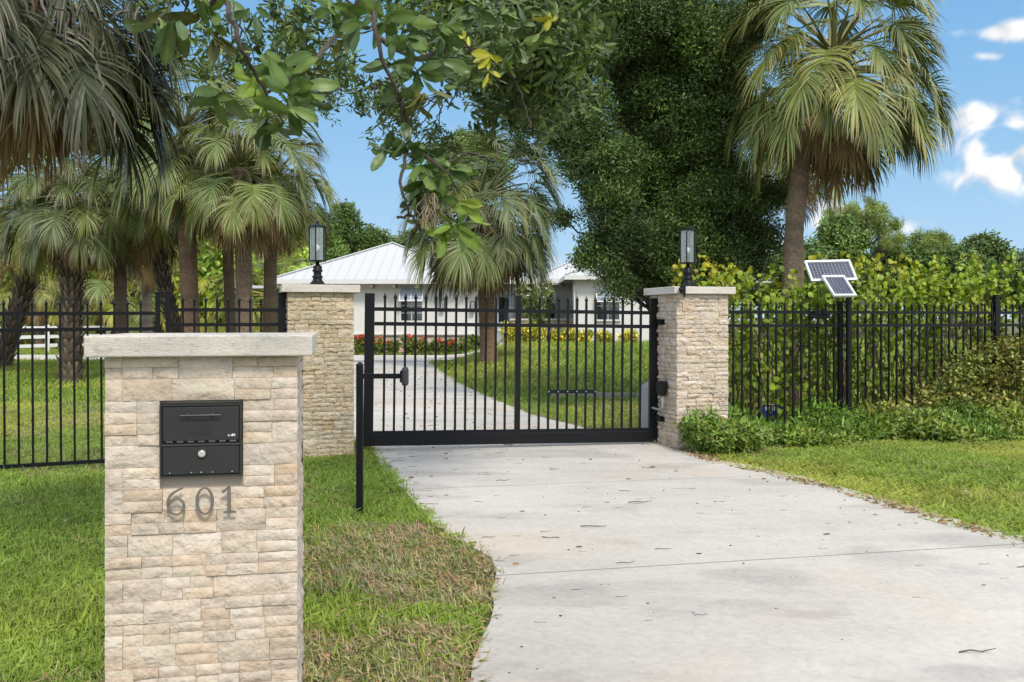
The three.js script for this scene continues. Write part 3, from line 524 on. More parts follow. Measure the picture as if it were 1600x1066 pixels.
  part('door_step', box(1.6, .16, 1.2, X(-.4), .2, Z(45.4)), concrete, g);
  for (const [x, y, D] of [[-3.05, 2.15, 40], [-1.72, 2.05, 40]]) { const l = part('wall_lamp', merge([box(.05, .3, .05, X(x), y, Z(D) + .03), box(.2, .02, .2, X(x), y + .24, Z(D) + .16), box(.2, .02, .2, X(x), y - .2, Z(D) + .16), ...[-1, 1].flatMap((a) => [-1, 1].map((b) => box(.02, .42, .02, X(x) + a * .09, y + .02, Z(D) + .16 + b * .09)))]), black, g); part('lamp_glass', box(.15, .4, .15, X(x), y + .02, Z(D) + .16), greyPlastic, l); }
  part('downspout', merge([cyl(.04, .04, 3, X(2.88), 1.6, Z(42) + .06, 8)]), trim, g);
}

// ================================================================ WHITE RANCH FENCE, LAWN EDGING, BLUE SIGN
{
  const a = P(-40, 500, 37.6), b = P(320, 500, 52), L = Math.hypot(b.x - a.x, b.z - a.z), n = 8;
  const g = thing('ranch_fence', 'white three-rail ranch fence far behind the palms on the left lawn', 'fence', V(a.x, 0, a.z), Math.atan2(-(b.z - a.z), b.x - a.x));
  for (let k = 0; k <= n; k++) part('post', rbox(.14, 1.28, .14, .01, L * k / n, .62, 0), white, g);
  for (const y of [1.12, .72, .32]) for (let k = 0; k < n; k++) part('rail', box(L / n - .142, .15, .05, L * (k + .5) / n, y, 0), white, g);
}
{
  const a = P(862, 500, 17.2), b = P(1040, 500, 16.6), L = Math.hypot(b.x - a.x, b.z - a.z), gy = Math.max(ground(a.x, 17.2), ground(b.x, 16.6));
  const g = thing('lawn_edging', 'grey board edging lying along the lawn behind the gate', 'edging', V(a.x, 0, a.z), Math.atan2(-(b.z - a.z), b.x - a.x));
  part('board', box(L, .12, .05, L / 2, ground(a.x, 17.2) + .06, 0), std({ color: C(.3, .29, .27), roughness: .9 }), g).rotation.z = (ground(b.x, 16.6) - ground(a.x, 17.2)) / L;
}
{
  const q = P(1206, 500, 11.75), g = thing('yard_sign', 'small blue eight-sided yard sign low behind the fence pickets', 'sign', V(q.x, 0, q.z), -.1), s = new THREE.Shape();
  for (let k = 0; k < 8; k++) { const a = (k + .5) * Math.PI / 4; s[k ? 'lineTo' : 'moveTo'](Math.cos(a) * .15, Math.sin(a) * .15); } s.closePath();
  const blue = std({ color: C(.015, .05, .22), roughness: .4 });
  part('board', new THREE.ExtrudeGeometry(s, { depth: .008, bevelEnabled: true, bevelSize: .003, bevelThickness: .002, bevelSegments: 1 }).translate(0, .33, 0), blue, g);
  part('stripe', merge([box(.2, .012, .004, 0, .39, .013), ...[-.07, -.035, 0, .035, .07].map((x) => box(.022, .06 - Math.abs(x) * .2, .004, x, .335, .013))]), white, g); part('stake', box(.02, .2, .01, 0, .1, -.006), steel, g);
}

// ================================================================ PALMS
function frondGeo(o) { // a fan frond: stalk, arching midrib, drooping leaflets; unit metres, azimuth towards +z
  const r = R(o.seed), mb = new MB(), pts = [], dirs = []; let p = V(0, 0, 0), d = V(0, Math.sin(o.elev), Math.cos(o.elev)).normalize();
  const n1 = 7, n2 = 8, costa = o.blade * .5;
  for (let k = 0; k <= n1; k++) { pts.push(p.clone()); dirs.push(d.clone()); p.addScaledVector(d, o.stalk / n1); d.y -= o.sag / n1; d.normalize(); }
  const g0 = o.green, stalkC = o.dead ? [.16, .115, .07] : [.15, .155, .06];
  mb.tube(pts, pts.map((q, k) => lerp(.030, .011, k / n1)), 4, stalkC);
  const cp = [p.clone()], cd = [d.clone()];
  for (let k = 1; k <= n2; k++) { p.addScaledVector(d, costa / n2); d.y -= o.curl / n2; d.normalize(); cp.push(p.clone()); cd.push(d.clone()); }
  for (let k = 0; k < o.n; k++) {
    const side = k % 2 ? 1 : -1, t = Math.pow((k + r() * .8) / o.n, .85), f = t * n2, i = Math.min(n2 - 1, Math.floor(f)), at = cp[i].clone().lerp(cp[i + 1], f - i), ax = cd[i].clone();
    const sv = V(side, 0, 0), up = ax.clone().cross(V(1, 0, 0)).normalize(); if (up.y < 0) up.negate();
    const a = lerp(1.95, .12, Math.pow(t, .8)) + (r() - .5) * .22, dir = ax.clone().multiplyScalar(Math.cos(a)).addScaledVector(sv, Math.sin(a)).addScaledVector(up, .28 * Math.sin(a)).normalize();
    const len = o.blade * lerp(.72, .62, t) * lerp(.8, 1.08, Math.sin(Math.min(1, t * 1.6) * Math.PI * .5)) * (.72 + r() * .42) * (o.dead ? .85 : 1), S = 5, q = at.clone(), dd = dir.clone(), L = [at.clone()], hw = [.010], cols = [], brown = o.dead ? 1 : r() < .45 ? .85 : .3, k0 = .75 + r() * .5;
    const wd = [], droop = o.droop * (.5 + r() * 1.0);
    for (let s = 1; s <= S; s++) { q.addScaledVector(dd, len / S); dd.y -= droop * Math.pow(s / S, 1.3) * .8; if (o.dead) dd.add(V((r() - .5) * .25, 0, (r() - .5) * .25)); dd.normalize(); L.push(q.clone()); hw.push(o.w * [1, 1.05, .85, .5, .06][s - 1] * (o.dead ? .7 : 1)); }
    for (let s = 0; s <= S; s++) { const b = Math.pow(s / S, 2.2) * brown; cols.push([lerp(g0[0] * k0, .20, b), lerp(g0[1] * k0, .145, b), lerp(g0[2] * k0, .075, b)]); }
    const w0 = L[1].clone().sub(L[0]).cross(up).normalize().applyAxisAngle(dir, (r() - .5) * 1.1);
    for (let s = 0; s <= S; s++) wd.push(w0);
    mb.strip(L, hw, wd, cols);
  }
  return mb.build();
}
const GREEN = [.125, .17, .045];
const FR = [[1.25, .25, .9], [1.0, .35, 1.2], [.75, .45, 1.5], [.5, .55, 1.7], [.25, .6, 1.8], [0, .6, 1.8], [-.3, .5, 1.6], [-.6, .4, 1.3]].flatMap(([elev, sag, curl], i) => [1, 2].map((s) => ({ elev, geo: frondGeo({ seed: i * 10 + s, elev, sag, curl, stalk: .95, blade: .86, n: 78, droop: lerp(.72, 1.2, i / 7), w: .0098, green: GREEN }) })));
const DEADF = [-.55, -.85, -1.1].flatMap((elev, i) => [1, 2].map((s) => ({ elev, geo: frondGeo({ seed: 200 + i * 10 + s, elev, sag: .7, curl: 1.1, stalk: .62, blade: .8, n: 44, droop: 1.0, w: .014, green: [.20, .145, .08], dead: true }) })));
const frondMat = (c) => phys({ color: C(...c), vertexColors: true, roughness: .5, transmission: .2, thickness: 0, side: THREE.DoubleSide });
const fmGreen = frondMat([1.35, 1.3, .9]), fmGrey = frondMat([1.2, 1.22, 1.0]), fmOlive = frondMat([1.65, 1.4, .8]), fmDk = frondMat([.78, .80, .72]), fmYellow = frondMat([2.8, 2.3, 1.1]), fmDead = std({ color: C(1.35, 1.25, 1.1), vertexColors: true, roughness: .95, side: THREE.DoubleSide });
function palm(o) { // o.base, o.crown world points; o.r trunk radius; o.s frond scale
  const r = R(o.seed), g = thing('sabal_palm', o.label, 'palm', o.base.clone(), 0, o.group), top = o.crown.clone().sub(o.base);
  if (o.r) {
    const mid = o.bend ? top.clone().multiplyScalar(o.bendAt ?? .62).add(o.bend) : top.clone().multiplyScalar(.5), c = new THREE.QuadraticBezierCurve3(V(0, -.1, 0), mid, top), n = Math.max(24, Math.ceil(top.length() * 16)), pts = [], cols = [], mb = new MB();
    for (let k = 0; k <= n; k++) { pts.push(c.getPoint(k / n)); const q = .85 + r() * .3, w = o.boots ? [.10, .075, .05] : o.bark ?? [.20, .14, .095]; cols.push([w[0] * q, w[1] * q, w[2] * q]); }
    const rr = []; for (let k = 0; k <= n; k++) rr.push(o.r * (1 + .28 * Math.exp(-k / n * 14) + (k % 2 ? .02 : -.012) + (r() - .5) * .03) * (o.boots ? .8 : 1));
    mb.tube(pts, rr, 14, cols);
    part('trunk', mb.build(), barkMat, g);
    if (o.boots) { // old leaf bases in a criss-cross
      const b = new MB(), rows = Math.floor(top.length() / (o.r * .62));
      for (let j = 0; j < rows; j++) for (let s = 0; s < 7; s++) {
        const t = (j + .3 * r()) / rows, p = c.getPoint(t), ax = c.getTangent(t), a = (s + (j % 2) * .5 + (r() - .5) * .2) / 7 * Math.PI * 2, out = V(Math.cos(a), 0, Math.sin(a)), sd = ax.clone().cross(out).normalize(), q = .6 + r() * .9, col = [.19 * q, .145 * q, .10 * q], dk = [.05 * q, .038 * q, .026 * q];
        const b0 = p.clone().addScaledVector(out, o.r * .7), w = o.r * .42, e = b0.clone().addScaledVector(ax, o.r * .85).addScaledVector(out, o.r * (.38 + r() * .15));
        for (const lean of [-1, 1]) { // the two halves of a split boot
          const m0 = b0.clone().addScaledVector(sd, lean * w * 1.0), tip = e.clone().addScaledVector(sd, lean * w * .55);
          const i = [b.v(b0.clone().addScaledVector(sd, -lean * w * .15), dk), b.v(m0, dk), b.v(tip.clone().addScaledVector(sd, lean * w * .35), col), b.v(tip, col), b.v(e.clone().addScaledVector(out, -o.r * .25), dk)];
          b.q(i[0], i[1], i[2], i[3]); b.q(i[3], i[2], i[4], i[4]);
        }
      }
      part('boots', b.build(), litterMat, g).userData.kind = 'stuff';
    }
  }
  const total = Math.round((o.n ?? 34) * 1.35), mats = o.mats ?? [fmGreen, fmOlive];
  for (let k = 0; k < total; k++) {
    const t = (k + r() * .6) / total, want = lerp(o.hi ?? 1.25, o.lo ?? -.4, Math.pow(t, .85)), opt = FR.filter((f) => Math.abs(f.elev - want) < .28), f = opt[Math.floor(r() * opt.length)] ?? FR[0];
    const m = part('frond', f.geo, mats[Math.floor(r() * mats.length)], g); m.rotation.order = 'YXZ';
    m.rotation.set((r() - .5) * .2, k * 2.39996 + (r() - .5) * .5 + o.seed, (r() - .5) * .25); m.scale.setScalar(o.s * (.85 + r() * .28)); m.position.copy(top).add(V((r() - .5) * .1, (t < .5 ? .12 : -.12) * o.s + (r() - .5) * .15, (r() - .5) * .1));
  }
  for (let k = 0; k < Math.round((o.dead ?? 8) * 1.2); k++) { const f = DEADF[Math.floor(r() * DEADF.length)], m = part('dead_frond', f.geo, fmDead, g); m.rotation.order = 'YXZ'; m.rotation.set((r() - .5) * .3, k * 2.39996 + 1 + (r() - .5) * .8, 0); m.scale.setScalar(o.s * (.9 + r() * .3)); m.position.copy(top).add(V(0, -.16 * o.s - r() * .2, 0)); }
  return g;
}
const onG = (px, D, lift = 0) => { const p = P(px, 500, D); return V(p.x, ground(p.x, D) + lift, p.z); };
// right of the drive, behind the hedge: the tall curving palm
palm({ seed: 3, label: 'tall sabal palm with a curving trunk rising from the hedge on the right', base: onG(1237, 14), crown: P(1302, 104, 14), r: .142, bend: V(-.62, .25, 0), bendAt: .80, s: 1.1, n: 56, lo: -.45, dead: 12, mats: [fmGreen, fmGreen, fmOlive, fmGrey], bark: [.27, .195, .13] });
palm({ seed: 9, label: 'smaller sabal palm half hidden behind the dark oak, left of the curving palm', base: onG(1250, 19.5), crown: P(1240, 232, 19.5), r: .15, s: .85, n: 24, dead: 6, mats: [fmGreen, fmOlive] });
// on the bank behind the gate
palm({ seed: 21, label: 'single sabal palm on the grassy bank behind the gate, in front of the white house', base: onG(765, 28), crown: P(752, 322, 28), r: .25, s: 1.6, n: 62, lo: -.65, dead: 26, mats: [fmGrey, fmDk, fmDk, fmGreen], bark: [.21, .135, .075] });
// the clump on the left lawn
const clump = 'sabal palms on the left lawn';
palm({ seed: 31, label: 'leaning palm with criss-cross leaf bases at the left end of the palm clump', base: onG(-2, 27), crown: P(80, 312, 27), r: .30, boots: true, s: 1.2, n: 30, lo: -.4, dead: 8, group: clump, mats: [fmDk, fmGreen] });  // dark frond material puts shade into the crown colour
palm({ seed: 37, label: 'thick upright palm trunk covered in leaf bases, just left of the mailbox pier', base: onG(110, 21), crown: P(113, 308, 21), r: .27, boots: true, s: 1.05, n: 34, lo: -.4, dead: 8, group: clump, mats: [fmGreen, fmDk] });  // half the fronds darkened in colour to stand for shade
palm({ seed: 41, label: 'dark leaning palm with leaf bases behind the double fence post', base: onG(296, 22), crown: P(238, 312, 22), r: .2, boots: true, bend: V(-.25, .1, 0), s: .95, n: 28, dead: 10, group: clump, mats: [fmGreen, fmOlive] });
palm({ seed: 43, label: 'tallest palm of the left clump with a smooth reddish trunk', base: onG(302, 20), crown: P(286, 214, 20), r: .19, s: 1.15, n: 46, hi: 1.3, lo: -.45, dead: 14, group: clump, mats: [fmGrey, fmGreen, fmGrey], bark: [.23, .145, .09] });
palm({ seed: 47, label: 'slim smooth palm, left of the close pair behind the side gate', base: onG(364, 22), crown: P(352, 296, 22), r: .13, s: .9, n: 26, dead: 8, group: clump, mats: [fmGreen, fmGrey] });
palm({ seed: 53, label: 'stout palm with fibrous trunk, the right one of the close pair behind the side gate', base: onG(384, 19), crown: P(378, 264, 19), r: .17, s: 1.0, n: 42, lo: -.45, dead: 14, group: clump, mats: [fmGrey, fmGreen] });
palm({ seed: 59, label: 'rightmost palm of the left clump, next to the left pier lantern', base: onG(420, 21), crown: P(424, 290, 21), r: .15, s: .95, n: 38, lo: -.45, dead: 12, group: clump, mats: [fmOlive, fmGreen, fmOlive], bark: [.2, .14, .09] });
palm({ seed: 61, label: 'thin pale palm trunk far behind the double fence post', base: onG(232, 30), crown: P(226, 352, 30), r: .16, s: 1.2, n: 24, dead: 6, group: clump, bark: [.26, .22, .18] });
palm({ seed: 67, label: 'small yellowish palm with a short trunk behind the leaning palm', base: onG(62, 45), crown: P(60, 446, 45), r: .2, s: 1.2, n: 26, dead: 10, group: clump, mats: [fmYellow, fmOlive] });
palm({ seed: 69, label: 'palm far back filling the gap above the leaning palm at the left edge', base: onG(-30, 24), crown: P(-25, 318, 24), r: .2, s: 1.3, n: 32, dead: 8, group: clump, mats: [fmGreen, fmOlive] });
palm({ seed: 70, label: 'back palm with its crown between the thick palm and the tallest palm', base: onG(190, 25), crown: P(186, 308, 25), r: .17, s: 1.25, n: 34, dead: 10, group: clump, mats: [fmGrey, fmGreen] });
// stemless young palms in the back
[[28, 478, 48, 'low yellowish fan palm behind the leaning trunk'], [85, 470, 50, 'low yellow-green fan palm left of the thick booted trunk'], [168, 462, 46, 'low fan palm with browned skirts right of the thick booted trunk'], [212, 458, 47, 'bright low fan palm behind the thin pale trunk'], [338, 474, 48, 'low fan palm between the smooth reddish trunk and the close pair'], [425, 472, 44, 'low blue-green fan palm against the left stone pier'], [272, 460, 52, 'low fan palm behind the dark leaning trunk']].forEach(([px, py, D, label], i) => {
  const c = P(px, py, D), b = V(c.x, ground(c.x, D), c.z);
  palm({ seed: 80 + i * 3, label, base: b, crown: c, r: .2, s: 1.75, n: 30, hi: 1.25, lo: -.45, dead: i % 2 ? 8 : 4, group: 'low fan palms behind the left lawn', mats: i % 3 === 2 ? [fmGrey, fmYellow] : [fmYellow, fmOlive, fmYellow], bark: [.16, .12, .08] });
});
// close by at the upper left: a palm whose old fronds hang into view
palm({ seed: 101, label: 'near palm whose dark old fronds hang down over the upper left', base: V(-4.4, 0, -4.6), crown: P(40, -75, 4.9), r: .16, bend: V(-.5, .3, 0), s: .62, n: 40, hi: -.1, lo: -.8, dead: 26, mats: [frondMat([.40, .36, .24]), frondMat([.30, .31, .25])], bark: [.16, .13, .1] });

// ================================================================ BROADLEAF TREES AND SHRUBS
function sprig(seed, n, rad, len, wid, pal, fold = .35, up = .4) { // a clump of leaves
  const r = R(seed), mb = new MB();
  for (let k = 0; k < n; k++) { const d = rndDir(r); d.y = d.y * .7 + up * .4; d.normalize(); const o = rndDir(r).multiplyScalar(rad * Math.cbrt(r())), nn = V(0, 1, 0).add(rndDir(r).multiplyScalar(.7)).normalize(), c = pal[Math.floor(r() * pal.length)], q = .8 + r() * .4; mb.leaf(o, d, nn, len * (.7 + r() * .6), wid * (.8 + r() * .4), fold, [c[0] * q, c[1] * q, c[2] * q]); }
  return mb.build();
}
const OAK = [[.030, .055, .015], [.040, .070, .018], [.024, .046, .014], [.062, .098, .024]];
const oakA = sprig(1, 26, .15, .060, .022, OAK), oakB = sprig(2, 24, .14, .056, .02, OAK.slice(0, 3));
function limb(mb, a, b, r0, r1, rnd, n = 7, wob = .12, col = [.16, .135, .115]) {
  const L = a.distanceTo(b), pts = [], rad = []; for (let k = 0; k <= n; k++) { const t = k / n, p = a.clone().lerp(b, t); if (k && k < n) p.add(rndDir(rnd).multiplyScalar(wob * L / n)); pts.push(p); rad.push(lerp(r0, r1, t)); }
  mb.tube(pts, rad, 7, col); return pts;
}
function shells(list, lobe, r, n, s0, s1, cvar) { // clumps over the outer part of a lobe
  for (let k = 0; k < n; k++) { const d = rndDir(r), q = Math.pow(r(), .38), p = V(lobe.p.x + d.x * lobe.r * q, lobe.p.y + d.y * lobe.r * q * .8, lobe.p.z + d.z * lobe.r * q), v = cvar(r, d); list.push({ m: M4(p, Q(r() * 6.3, r() * .8 - .4, r() * 6.3).multiply(Q(0, 0, 0)), lerp(s0, s1, r())), c: C(v[0], v[1], v[2]) }); }
}
{ // the big dark oak behind the right pier
  const D0 = 15.5, base = onG(1046, D0), g = thing('oak_tree', 'big dense dark-green oak filling the sky behind the right stone pier', 'tree', base), r = R(7), mb = new MB(), lobes = [];
  const wid = [[1.7, .65], [2.4, 1.08], [3.3, 1.15], [4.4, 1.08], [5.2, 1.05], [6.2, 1.35], [7.2, 1.4], [8.4, 1.2], [9.6, .8], [10.2, .4]];
  const shift = [[.7, .3], [3, .34], [4.5, .24], [6.5, -.05], [10, -.05]];
  const top = V(0, 8.6, 0), spine = limb(mb, V(0, -.1, 0), top, .26, .07, r, 12, .25);
  for (let k = 0; k < 175; k++) {
    const y = lerp(1.95, 10, (k + r()) / 175), a = k * 2.39996, w = along(wid, y), q = k % 5 === 0 ? r() * .45 : .62 + r() * .42, p = V(along(shift, y) + Math.cos(a) * w * q, y, Math.sin(a) * w * q), rr = lerp(.26, .58, r()) * Math.min(1, w);
    lobes.push({ p, r: rr }); const o = spine[clamp(Math.floor(y / 8.6 * 12 - 2), 0, 12)]; limb(mb, o.clone(), p, .04, .010, r, 6, .3, [.08, .068, .055]);
  }
  // the low branches reaching left over the bank
  for (const [px, py, D, rr] of [[896, 256, 14.6, .28], [872, 222, 14.8, .34], [822, 192, 15, .38], [782, 160, 15.2, .36], [842, 150, 15, .5], [886, 196, 14.6, .5], [880, 340, 14.4, .12], [1205, 300, 15.2, .42], [1196, 370, 15, .36], [968, 448, 14.2, .28], [945, 412, 14.2, .32], [870, 120, 14.8, .6], [936, 300, 14.4, .34], [908, 406, 14.3, .14], [930, 215, 14.3, .46], [944, 338, 14.2, .42], [928, 262, 14.2, .42], [965, 250, 14.0, .45], [960, 300, 14, .4], [985, 360, 14, .42], [915, 160, 14.5, .45], [920, 44, 14.4, .5], [968, 22, 14.2, .5], [1010, 40, 14.2, .5], [905, 96, 14.6, .42], [950, 70, 14.1, .45], [1060, 20, 14.2, .5], [930, -10, 14.4, .5], [990, -20, 14.2, .5], [925, 384, 14.3, .24]]) { const p = P(px, py, D).sub(base); lobes.push({ p, r: rr }); limb(mb, spine[clamp(Math.round(p.y / 8.6 * 12 - 1), 1, 11)].clone(), p, .04, .010, r, 7, .25, [.08, .068, .055]); }
  part('trunk', mb.build(), barkMat, g);
  const A = [], Bl = []; lobes.forEach((l, i) => shells(i % 2 ? A : Bl, l, r, Math.round(190 * l.r * l.r / .3 + 24), .7, 1.3, (q, d) => { const k = (.72 + q() * .55) * (.72 + .75 * vnoise(i * 7.3, 1, 5)), y = q() < .06 ? 1.7 : 1; return [k * y, k * y, k]; }));
  copies('foliage', oakA, glossLeaf, A, g); copies('foliage', oakB, glossLeaf, Bl, g);
}
// far trees: airy crowns of small clumps on visible limbs
const farPal = [[.05, .085, .025], [.065, .10, .03], [.04, .07, .024]];
const farA = sprig(11, 16, .34, .22, .10, farPal), pineA = sprig(12, 34, .22, .20, .028, [[.06, .095, .03], [.075, .11, .035]], 0, .9);
function farTree(o) {
  const b = onG(o.px, o.D), g = thing(o.name ?? 'tree', o.label, 'tree', b, 0, o.group), r = R(o.seed), mb = new MB(), list = [], k = o.D / F;
  const H = (500 - o.top) * k + EYE - b.y, W = o.w * k / 2, H0 = (500 - o.low) * k + EYE - b.y, spine = limb(mb, V(0, -.2, 0), V(o.lean ?? 0, H * .93, 0), o.tr ?? .22, .05, r, 9, .3, [.15, .13, .11]);
  for (let i = 0; i < o.n; i++) {
    const t = (i + r()) / o.n, y = lerp(H0, H, t), a = i * 2.39996 + r(), w = W * (o.round ? Math.sqrt(Math.max(.05, 1 - Math.pow(2 * t - .9, 2))) : lerp(.75, 1, r()) * Math.sqrt(Math.max(.1, 1.08 - t * t * .7))), q = .35 + .62 * Math.sqrt(r()), p = V((o.lean ?? 0) * t + Math.cos(a) * w * q, y, Math.sin(a) * w * q);
    limb(mb, spine[clamp(Math.floor(9 * (y - w * q * .5) / H), 1, 9)].clone(), p, .07, .02, r, 5, .3, [.15, .13, .11]); shells(list, { p, r: o.lobe }, r, o.per, .7, 1.25, (f) => { const v = (1.0 + f() * .6), t2 = o.tint ?? [1, 1, 1]; return [v * t2[0], v * t2[1], v * t2[2]]; });
  }
  part('trunk', mb.build(), barkMat, g); copies('crown', o.pine ? pineA : farA, leafMat, list, g); return g;
}
farTree({ seed: 1, px: 1344, D: 46, top: 322, low: 390, w: 132, n: 46, lobe: .34, per: 12, pine: true, label: 'tall open pine with a flat airy crown above the solar panels', tr: .2, name: 'pine_tree', tint: [1.6, 1.4, 1.1] });
farTree({ seed: 2, px: 1310, D: 44, top: 352, low: 425, w: 60, n: 26, lobe: .55, per: 30, round: true, label: 'rounded green tree directly left of the flat-crowned pine', tint: [1.1, 1.15, .9] });
farTree({ seed: 3, px: 1452, D: 50, top: 366, low: 408, w: 92, n: 32, lobe: .36, per: 11, label: 'wide low pine above the middle of the right hedge', pine: true, name: 'pine_tree', tint: [1.5, 1.35, 1.1] });
farTree({ seed: 4, px: 1535, D: 52, top: 378, low: 440, w: 70, n: 30, lobe: .6, per: 30, label: 'dark round tree above the hedge between the wide pine and the frame edge', round: true, tint: [.85, .85, .85] });
farTree({ seed: 5, px: 1605, D: 55, top: 402, low: 450, w: 80, n: 24, lobe: .6, per: 26, label: 'dark low tree at the far right end of the hedge', round: true, tint: [.8, .82, .85] });
farTree({ seed: 6, px: 1250, D: 42, top: 392, low: 440, w: 90, n: 26, lobe: .55, per: 28, label: 'low green tree behind the base of the curving palm', round: true });
farTree({ seed: 7, px: 1490, D: 47, top: 400, low: 445, w: 90, n: 26, lobe: .55, per: 30, label: 'low bushy tree in front of the wide low pine', round: true, tint: [.9, .95, .9] });
farTree({ seed: 8, px: 1400, D: 48, top: 396, low: 445, w: 110, n: 26, lobe: .6, per: 26, label: 'low bushy tree at the foot of the flat-crowned pine', round: true, tint: [.95, 1, .9] });
farTree({ seed: 9, px: 538, D: 66, top: 322, low: 372, w: 56, n: 24, lobe: .55, per: 13, label: 'slender tree rising above the left end of the white roof', tint: [.9, .95, .9] });
farTree({ seed: 10, px: 575, D: 68, top: 366, low: 400, w: 90, n: 30, lobe: .7, per: 28, round: true, label: 'rounded tree behind the white roof, right of the slender one', tint: [.95, .95, .9] });
farTree({ seed: 13, px: 505, D: 64, top: 372, low: 430, w: 90, n: 30, lobe: .7, per: 28, round: true, label: 'bushy tree behind the left pier lantern and the roof end', tint: [1.1, 1.15, .9] });
farTree({ seed: 14, px: 640, D: 72, top: 368, low: 395, w: 34, n: 12, lobe: .6, per: 24, round: true, label: 'small dark treetop showing over the roof beside the single palm', tint: [.8, .85, .85] });
farTree({ seed: 15, px: 735, D: 62, top: 215, low: 300, w: 120, n: 44, lobe: .8, per: 26, round: true, label: 'pale green tree behind the crown of the single palm', tint: [1.2, 1.15, 1.1] });
{ // the wood beyond the left lawn and behind the house: one mass
  const list = [], r = R(77);
  for (let k = 0; k < 5200; k++) { const px = r() < .8 ? lerp(-120, 470, r()) : lerp(470, 700, r()), D = lerp(46, 62, r()), top = (px < 470 ? lerp(330, 405, vnoise(px * .02, 3, 4)) : 430), y = lerp(545, top, Math.pow(r(), .8)), p = P(px, y, D), v = 1.9 + r() * 1.6, yel = vnoise(px * .03, y * .03, 9); list.push({ m: M4(p, Q(r() * 6, r(), r() * 6), 1.5 + r()), c: C(v * (1 + yel * .9), v * (1 + yel * .5), v * .9) }); }
  for (let k = 0; k < 1500; k++) { const px = lerp(1150, 1720, r()), D = lerp(52, 64, r()), y = lerp(470, 405 + 18 * vnoise(px * .03, 1, 7), Math.pow(r(), .8)), v = .75 + r() * .5; list.push({ m: M4(P(px, y, D), Q(r() * 6, r(), r() * 6), 1.5 + r()), c: C(v, v, v) }); }
  tag(copies('distant_woods', farA, leafMat, list), 'green woods closing the view beyond the left lawn and the hedge', 'woods', null, 'stuff');
}

